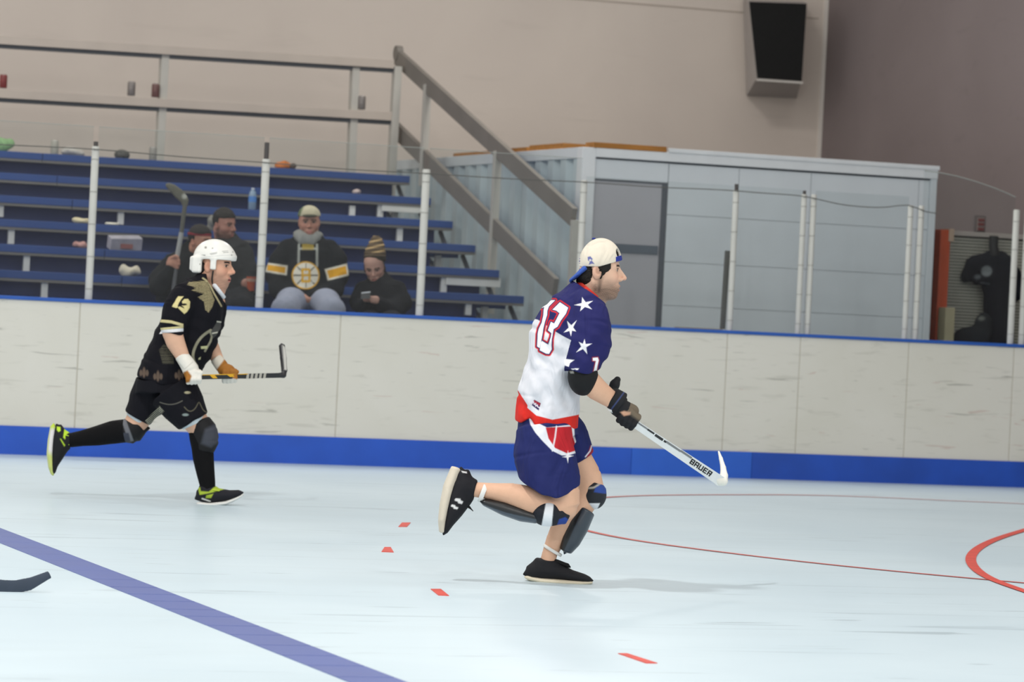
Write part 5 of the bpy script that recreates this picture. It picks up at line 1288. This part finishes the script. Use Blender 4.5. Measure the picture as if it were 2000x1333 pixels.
pf, ffan, hfan = spectator('smiling spectator in black jersey with yellow arm bands and round crest', (604, 433), 262, -88, Df, S('b98672'),
    [(605,470,8,30,26),(602,492,6,50,38),(600,530,2,54,44),(601,575,0,52,46),(601,598,0,50,46)],
    [[(562,488,4,20,22),(548,510,-4,20,22),(539,535,-14,19,20),(545,565,-30,18,18),(580,578,-46,15,15)], [(642,488,4,20,22),(655,508,-4,20,22),(660,538,-14,20,20),(652,566,-30,18,18),(618,578,-46,15,15)]],
    [[(588,592,0,30,30),(568,590,-60,27,27),(558,604,-110,26,26),(556,640,-122,20,20),(556,700,-120,15,16)], [(616,592,0,30,30),(636,592,-60,27,27),(646,606,-110,26,26),(645,640,-122,20,20),(645,700,-120,15,16)]],
    None, S('8f93a3'), hair=[((-.005, 0, .03), (.086, .079, .07))], hat=S('2a2018'), name_top='hooded_jersey', tcol=fan_col, lookdown=4, beard=0.25, hands=[([p_ell((590, 582, -56), (12, 9, 9)), p_cone((596,584,-60),(606,583,-60),4,3.5), p_cone((596,588,-58),(606,588,-58),4,3.5)], 0)])
hg = vol_of([p_tube([(585,460,2,13,18),(600,468,-12,16,14),(616,462,2,13,18)], False), p_ell((602, 462, 14), (30, 16, 20))], 1.6, 5); hg.sub(hfan.ell((.0, 0, -.03), (.075, .068, .10)), 1); ffan.obj('hood', hg.mesh(), M_cloth, pf, S('8c8c88'))
cv = Vol(hfan.o-50, hfan.o+50, 1.4); cv.add(hfan.ell((.0, 0, .040), (.094, .086, .082)), 1); cv.clip(lambda P: (hfan.o[1]-8-P[..., 1]).astype(np.float32)*-1 if False else (P[..., 1]-(hfan.o[1]-10)).astype(np.float32))
cpf = ffan.obj('cap', cv.mesh(), M_cloth, pf, lambda V: over(np.tile(np.asarray(S('b9b096')), (len(V), 1)), sm(V[:, 0]-587+0.4*(V[:, 1]-420), 2), S('5d6a4c')))
bv_ = vol_of([p_ell(hfan.pt(.105, 0, .050), np.array([.050, .062, .009])*hfan.k, hfan.R)], 1.2); ffan.obj('cap_brim', bv_.mesh(), M_cloth, cpf, S('4a4a3c'))
# woman in beanie with phone
Dw = DR(1, 0.1)
pw, fw, hw = spectator('spectator in striped brown beanie and dark coat, looking down at a phone', (731, 520), 250, -96, Dw, S('b88f80'),
    [(737,548,8,22,22),(742,566,6,40,32),(744,596,2,46,40),(744,640,0,48,42)],
    [[(709,566,4,16,18),(700,590,-10,16,17),(706,600,-34,13,13),(716,588,-52,11,11)], [(777,566,4,17,19),(786,592,-8,17,18),(768,606,-34,14,14),(738,590,-52,11,11)]],
    [[(728,640,0,28,28),(722,632,-60,24,24),(722,636,-105,22,22),(722,690,-112,16,16)], [(760,640,0,28,28),(764,632,-60,24,24),(764,636,-105,22,22),(764,690,-112,16,16)]],
    S('14151a'), S('1a1b22'), hair=[((-.01, 0, .02), (.088, .080, .08)), ((-.05, 0, -.06), (.04, .07, .06)), ((-.012, 0, -.03), (.055, .086, .075))], hat=S('2a201a'), name_top='coat', lookdown=26, tilt=-4,
    hands=[([p_ell((718, 584, -58), (8, 8, 7)), p_cone((712,582,-62),(722,578,-64),3,2.6), p_cone((712,587,-62),(724,583,-64),3,2.6)], 0), ([p_ell((733, 586, -58), (9, 8, 7)), p_cone((736,582,-62),(722,580,-64),3,2.6), p_cone((737,587,-62),(723,586,-64),3,2.6), p_cone((737,591,-61),(724,590,-63),3,2.6)], 0)])
bn = Vol(hw.o-60, hw.o+50, 1.3); bn.add(p_tube([(732,507,-4,22,24),(733,494,0,21,23),(735,482,4,17,19),(735,470,6,13,14),(735,463,6,6,8)], False), 2); bn.warp(lambda P: 0.9*np.sin(P[..., 1]*0.9))
fw.obj('beanie', bn.mesh(), M_cloth, pw, lambda V: over(over(np.tile(np.asarray(S('5a4a38')), (len(V), 1)), ((np.sin((V[:, 1]+0.25*V[:, 0])*0.55) > 0.45)*(V[:, 1] < 494))*1.0, S('b0946a')), sm(500-V[:, 1], 1.5), S('3c352a')))
q = [np.array(t) for t in ((706, 571, -68.), (724, 569, -66.), (723, 583, -74.), (705, 585, -76.))]
ph = MB().prism(list(fw.w(np.array(q))), (0, 0.008, 0)).build('mobile_phone', mat('phone_black', '1a1c20', 0.3), None); tag(ph, 'dark mobile phone held by the beanie spectator', 'phone')
MB().prism(list(fw.w(np.array([q[0]*0.95+q[2]*0.05, q[1]*0.95+q[3]*0.05, q[1]*0.8+q[2]*0.2, q[0]*0.8+q[3]*0.2])+np.array([0, 0, -0.6]))), (0, -0.002, 0)).build('phone_screen', mat('phone_screen_grey', 'b7bcc2', 0.3), ph)
# man with stick upright, red headband
Dm = DR(1, 0.1)
pm, fm, hm_ = spectator('spectator in black jacket and red headband holding a stick upright', (389, 471), 262, -35, Dm, S('b5826c'),
    [(378,502,8,26,24),(366,522,6,46,38),(360,560,2,54,44),(358,610,0,54,46)],
    [[(332,520,0,19,20),(312,548,-16,20,20),(312,560,-34,18,18),(326,540,-48,14,14),(334,524,-52,11,11)], [(404,524,10,18,20),(414,560,0,18,20),(400,592,-30,15,15)]],
    [[(345,620,0,30,30),(340,620,-70,26,26),(342,640,-110,22,22),(342,690,-112,16,16)], [(382,620,0,30,30),(386,620,-70,26,26),(388,640,-110,22,22),(388,690,-112,16,16)]],
    S('14161a'), S('1a1b20'), hair=[((.004, 0, .040), (.092, .083, .088))], hat=S('1b1512'), beard=0.3, lookdown=4,
    hands=[([p_ell((336, 516, -54), (11, 12, 9)), p_cone((338,506,-50),(348,503,-62),4,3.5), p_cone((340,512,-50),(350,510,-62),4,3.5), p_cone((340,518,-50),(350,517,-62),4,3.5), p_cone((339,524,-50),(348,524,-60),3.8,3.2), p_cone((332,506,-56),(344,500,-62),4,3.2)], 0), ([p_ell((394, 594, -40), (10, 8, 8)), p_cone((398,592,-44),(408,592,-46),3,3)], 0)])
hb_ = Vol(hm_.o-50, hm_.o+50, 1.3); hb_.add(hm_.ell((.0, 0, .036), (.094, .084, .090)), 1); hb_.clip(lambda P: (np.abs(((P-hm_.o)@hm_.R.T)[..., 2]/hm_.k-.052)-.011).astype(np.float32)*hm_.k); fm.obj('headband', hb_.mesh(), M_cloth, pm, S('7d2630'))
sb = root('hockey_stick', fm.w(np.array([342., 560, -56])), 'upright hockey stick with taped white grip held by the headband spectator', 'hockey stick')
def seg(name, a, b, r, m): return fm.mb(name, MB().tube([np.array(a, float), np.array(b, float)], r, 8), m, sb)
seg('lower_shaft', (331, 640, -56), (346, 505, -56), 4.0, mat('grey_shaft', '5b5c5e', 0.5)); seg('taped_grip', (346, 505, -56), (355, 455, -56), 4.6, mat('pale_tape', '9a9a98', 0.8)); seg('upper_shaft', (355, 455, -56), (362, 400, -56), 4.2, mat('dull_shaft', '56544c', 0.5))
v = Vol((315, 345, -75), (385, 415, -35), 1.3); v.add(p_tube([(362,404,-56,5,3.5),(361,392,-56,8,3.5),(350,380,-55,10,3.5),(338,369,-53,8,3.5),(328,363,-50,5,3)], False), 2)
fm.obj('blade', v.mesh(), M_pad, sb, lambda V: over(np.tile(np.asarray(S('5d5b50')), (len(V), 1)), sm(np.hypot(V[:, 0]-361, V[:, 1]-385)-5, 2), S('a3a39a')))
# man behind with dark beard, holding an orange cup
Db = DR(2, 0.1)
pb, fb, hb2 = spectator('bearded spectator in dark grey jacket seated behind, holding an orange cup', (436, 439), 258, -38, Db, S('a8796a'),
    [(436,470,8,24,24),(446,492,6,42,36),(448,530,2,48,42),(448,590,0,50,44)],
    [[(416,492,0,18,20),(410,530,-8,18,20),(420,566,-30,16,16)], [(476,494,4,18,20),(484,530,-6,18,19),(482,560,-28,14,14),(480,556,-46,11,11)]],
    [[(436,590,0,28,28),(428,586,-60,25,25),(428,600,-105,22,22),(428,660,-112,16,16)], [(466,590,0,28,28),(470,586,-60,25,25),(470,600,-105,22,22),(470,660,-112,16,16)]],
    S('2a2b2d'), S('1d1e22'), hair=[((.004, 0, .042), (.093, .083, .090))], hat=S('1a1512'), beard=0.85, bc=S('2a201b'), lookdown=6,
    hands=[([p_ell((479, 554, -54), (9, 10, 8)), p_cone((480,548,-58),(490,548,-62),3.4,3), p_cone((480,554,-58),(491,554,-62),3.4,3), p_cone((480,560,-58),(490,560,-62),3.4,3)], 0)])
cu = fb.mb('drink_cup', MB().lathe((0, 0, 0), [(5.5, 0), (8.5, 24), (8.0, 24), (5.2, 1.5)], 16), mat('orange_cup', 'b8502e', 0.5), None) if False else None
cpos = fb.w(np.array([489., 568, -66]))
s_ = fb.s; cu = MB().lathe(cpos, [(6.5*s_, 0), (9.5*s_, 27*s_), (9.0*s_, 27.4*s_), (8.6*s_, 26*s_), (6.0*s_, 2*s_)], 18).build('drink_cup', mat('orange_cup', 'b8502e', 0.5, vary=0.2), None, smooth=True); tag(cu, 'orange drink cup in the hand of the bearded spectator', 'cup')
MB().lathe(cpos+np.array([0, 0, 18*s_]), [(8.9*s_, 0), (9.4*s_, 6*s_)], 18).build('cup_band', mat('pale_cup_band', 'b9907c', 0.6), cu, smooth=True)

# ------------------------------------------------------------------ things left on the bleacher and rail
def lathe_thing(name, px, py, Y, h, r, label, cat, m, prof=None, z=None, parts=()):
    b = at_y(px, py, Y); z0 = b[2] if z is None else z
    pf_ = prof or [(r*0.9, 0), (r, 0.006), (r, h-0.012), (r*0.86, h-0.002), (r*0.84, h)]
    o = MB().lathe((b[0], Y, z0), pf_, 16).build(name, m, None, smooth=True); tag(o, label, cat, 'litter on the bleacher')
    for pn, p2, pm_ in parts: MB().lathe((b[0], Y, z0), p2, 16).build(pn, pm_, o, smooth=True)
    return o
M_cang = mat('grey_can', '7d7672', 0.5, 0.2, vary=0.3, vscale=30); M_canr = mat('dark_red_can', '7a2e2c', 0.5, vary=0.4, vscale=30); M_canrb = mat('red_brown_can', '6a4844', 0.5, vary=0.4, vscale=30); M_lid = mat('can_lid', 'a8a6a2', 0.3, 0.8)
def can(px, ptop, pbot, Y, label, m, z=None):
    t, b = at_y(px, ptop, Y), at_y(px, pbot, Y); h = t[2]-b[2]; r = h*0.29; z0 = b[2] if z is None else z
    return lathe_thing('drink_can', px, pbot, Y, h, r, label, 'can', m, None, z0, [('can_lid', [(r*0.84, h), (r*0.80, h+0.003), (r*0.3, h+0.003)], M_lid)])
ra = lambda px: at_y(px, 175+(px)*0.0586-0.5, YR)[2]+0.0
can(6, 146, 172, YR, 'dark red drink can on the guard rail at the left edge', M_canr)
can(256, 160, 187, YR, 'pale grey drink can on the guard rail, left of the rail post', M_cang)
can(303, 164, 190, YR, 'red-brown drink can on the guard rail touching the rail post', M_canrb)
can(706, 188, 214, YR, 'grey drink can on the guard rail beside the second rail post', M_cang)
ztop = rows[-1][1]; Yt = rows[-1][0]+0.15
can(106, 276, 303, Yt, 'pale can on the top bleacher plank left of the first glass post', mat('pale_can', 'a09c90', 0.5), ztop)
can(298, 287, 313, Yt, 'grey can on the top bleacher plank under the rail post', mat('dull_can', '8c8880', 0.5), ztop)
def lump(name, px, py, Y, rx, ry, rz, label, cat, col, seed=1, z=None, squash=0.0, amp=0.55):
    b = at_y(px, py, Y); z0 = b[2] if z is None else z
    v = Vol((-rx*1.5, -ry*1.5, -0.001), (rx*1.5, ry*1.5, rz*1.8), max(rx, rz)/13)
    v.add(p_ell((0, 0, rz*0.55), (rx, ry, rz*0.8)), 0.002); v.warp(lambda P: amp*min(rx, rz)*noise3(P, 2.2/min(rx, rz), seed)); v.clip(lambda P: 0.0015-P[..., 2])
    V, F = v.mesh(); o = mk(name, V+np.array([b[0], Y, z0]), F, M_cloth, None, True, np.tile(np.asarray(col), (len(V), 1))); return tag(o, label, cat, 'litter on the bleacher')
lump('green_bag', 5, 303, Yt, 0.09, 0.06, 0.085, 'green crumpled bag on the top plank at the left edge', 'bag', S('86a878'), 2, ztop)
lump('paper_wrapper', 142, 305, Yt, 0.11, 0.05, 0.05, 'whitish crumpled wrapper on the top plank by the first glass post', 'wrapper', S('b9b4ac'), 3, ztop)
lump('dark_hat', 238, 309, Yt, 0.07, 0.07, 0.06, 'dark rounded hat left on the top plank', 'hat', S('55534f'), 4, ztop, amp=0.05)
lump('orange_bag', 553, 330, Yt, 0.085, 0.05, 0.05, 'small orange bag on the top bleacher plank', 'bag', S('c9763c'), 5, ztop)
lump('dark_glove', 572, 332, Yt, 0.03, 0.03, 0.04, 'small dark glove beside the orange bag', 'glove', S('5a4a42'), 6, ztop)
R_ = lambda k: rows[k+2]
lump('paper_plate', 372, 331, R_(5)[0]+0.1, 0.05, 0.05, 0.012, 'bright paper scrap on the top plank edge left of the second post', 'paper', S('d8d2b8'), 7, None)
lump('paper_cup', 697, 361, R_(4)[0]+0.28, 0.035, 0.035, 0.045, 'small pale crumpled cup under the top plank', 'cup', S('b9a8a4'), 8, R_(4)[1])
k2_ = R_(2); lump('food_wrapper', 158, 434, k2_[0]+0.1, 0.075, 0.05, 0.035, 'yellowish foil wrapper left of the first glass post', 'wrapper', S('c9bd9c'), 9, k2_[1])
lump('foil_scrap', 218, 440, k2_[0]+0.1, 0.06, 0.05, 0.018, 'flat shiny foil scrap right of the first glass post', 'scrap', S('cfcabb'), 10, k2_[1])
k1_ = R_(1); lump('snack_packet', 158, 486, k1_[0]+0.1, 0.075, 0.05, 0.04, 'red and white snack packet left of the first glass post', 'packet', S('a8807a'), 11, k1_[1])
k0_ = R_(0); lump('plastic_bag', 256, 540, k0_[0]+0.1, 0.085, 0.06, 0.065, 'crumpled whitish plastic bag on the lowest visible plank', 'bag', S('bdb5a4'), 12, k0_[1])
a_, b_ = at_y(214, 489, k1_[0]+0.1), at_y(276, 466, k1_[0]+0.1)
fb_ = MB().frame(((a_[0]+b_[0])/2, k1_[0]+0.13, k1_[1]+0.062), ((b_[0]-a_[0])/2, 0, 0.006), (0, 0.07, 0.015), (0, -0.014, 0.048)).build('food_box', mat('greyish_card', '9c98a0', 0.7, vary=0.25, vscale=12), None, bevel=0.004); tag(fb_, 'open pale cardboard food box on the plank above the plastic bag', 'box', 'litter on the bleacher')
MB().frame(((a_[0]+b_[0])/2, k1_[0]+0.055, k1_[1]+0.034), (0.05, 0, 0), (0, 0.004, 0), (0, 0, 0.018)).build('red_print', mat('dull_red_print', '86504c', 0.7), fb_)
k3_ = R_(3); Yk = k3_[0]+0.13; t_, b_ = at_y(493, 368, Yk), at_y(491, 411, Yk); h_ = t_[2]-b_[2]; r_ = 0.034
bo = lathe_thing('water_bottle', 492, 411, Yk, h_, r_, 'clear plastic water bottle with blue label near the second glass post', 'bottle', mat('cloudy_plastic', '7d93a8', 0.25, vary=0.1), [(r_*0.8, 0), (r_, 0.008), (r_, h_*0.68), (r_*0.75, h_*0.82), (r_*0.36, h_*0.92), (r_*0.36, h_*0.93)], k3_[1],
    [('bottle_label', [(r_*1.03, h_*0.36), (r_*1.03, h_*0.62)], mat('blue_label', '4a7fc0', 0.5)), ('bottle_cap', [(r_*0.42, h_*0.93), (r_*0.42, h_)], mat('white_cap', 'cfd4d8', 0.5))])
lump('bundled_jacket', 412, 452, R_(2)[0]+0.16, 0.05, 0.05, 0.10, 'pale bundled cloth behind the headband spectator', 'cloth', S('77756e'), 13, R_(2)[1])

# ------------------------------------------------------------------ jersey hung on the shutter, bag below
Dj = float((at_y(1925, 560, YS-0.12)-CO)@CF); fj = Fig(1930, 560, Dj)
hj = vol_of([p_tube([(1945,502,0,30,9),(1943,530,0,34,13),(1950,570,0,30,14),(1950,620,0,30,14),(1948,700,0,32,14)], False), p_tube([(1930,508,0,14,9),(1905,518,-3,20,10),(1885,545,-4,11,9)], False), p_tube([(1962,508,0,12,9),(1980,540,2,16,10),(1985,580,2,12,9)], False), p_tube([(1930,545,-8,12,8),(1905,550,-10,8,7)], False)], 1.8, 6)
hj.warp(lambda P: 1.2*noise3(P, 0.14, 5))
def hjc(V):
    x, y = V[:, 0], V[:, 1]; c = np.tile(np.asarray(S('15171d')), (len(V), 1)); c = over(c, sm(np.hypot(x-1927, y-530)-10.5, 1.5)*(V[:, 2] < 2), S('63686a')); c = over(c, sm(np.hypot((x-1909)/1.4, y-541)-4.5, 1.5)*(V[:, 2] < 2), S('4b5054')); c = over(c, sm(line_sd(V[:, :2], [(1916,553),(1932,555)])-1.5, 1)*(V[:, 2] < 2), S('4b5054')); return c
oj = fj.obj('hanging_jersey', hj.mesh(), M_clothd, None, hjc); tag(oj, 'black jersey with round grey crest hanging in front of the shutter', 'jersey')
mb = MB(); mb.tube([np.array([1941., 462, 4]), np.array([1940., 480, 2]), np.array([1943., 500, 0])], [9, 9, 10], 10); fj.mb('hanger_strap', mb, mat('black_hanger', '17181a', 0.7), oj)
bgv = vol_of([p_ell((1895, 660, -40), (34, 22, 16)), p_ell((1920, 640, -38), (18, 30, 12))], 2.0, 10); bgv.warp(lambda P: 2.0*noise3(P, 0.16, 7)); ob = fj.obj('kit_bag', bgv.mesh(), M_clothd, None, lambda V: over(np.tile(np.asarray(S('24272a')), (len(V), 1)), sm(np.hypot((V[:, 0]-1917)/1.6, V[:, 1]-622)-4, 2), S('6a6d68'))); tag(ob, 'dark lumpy kit bag at the foot of the shutter', 'bag')
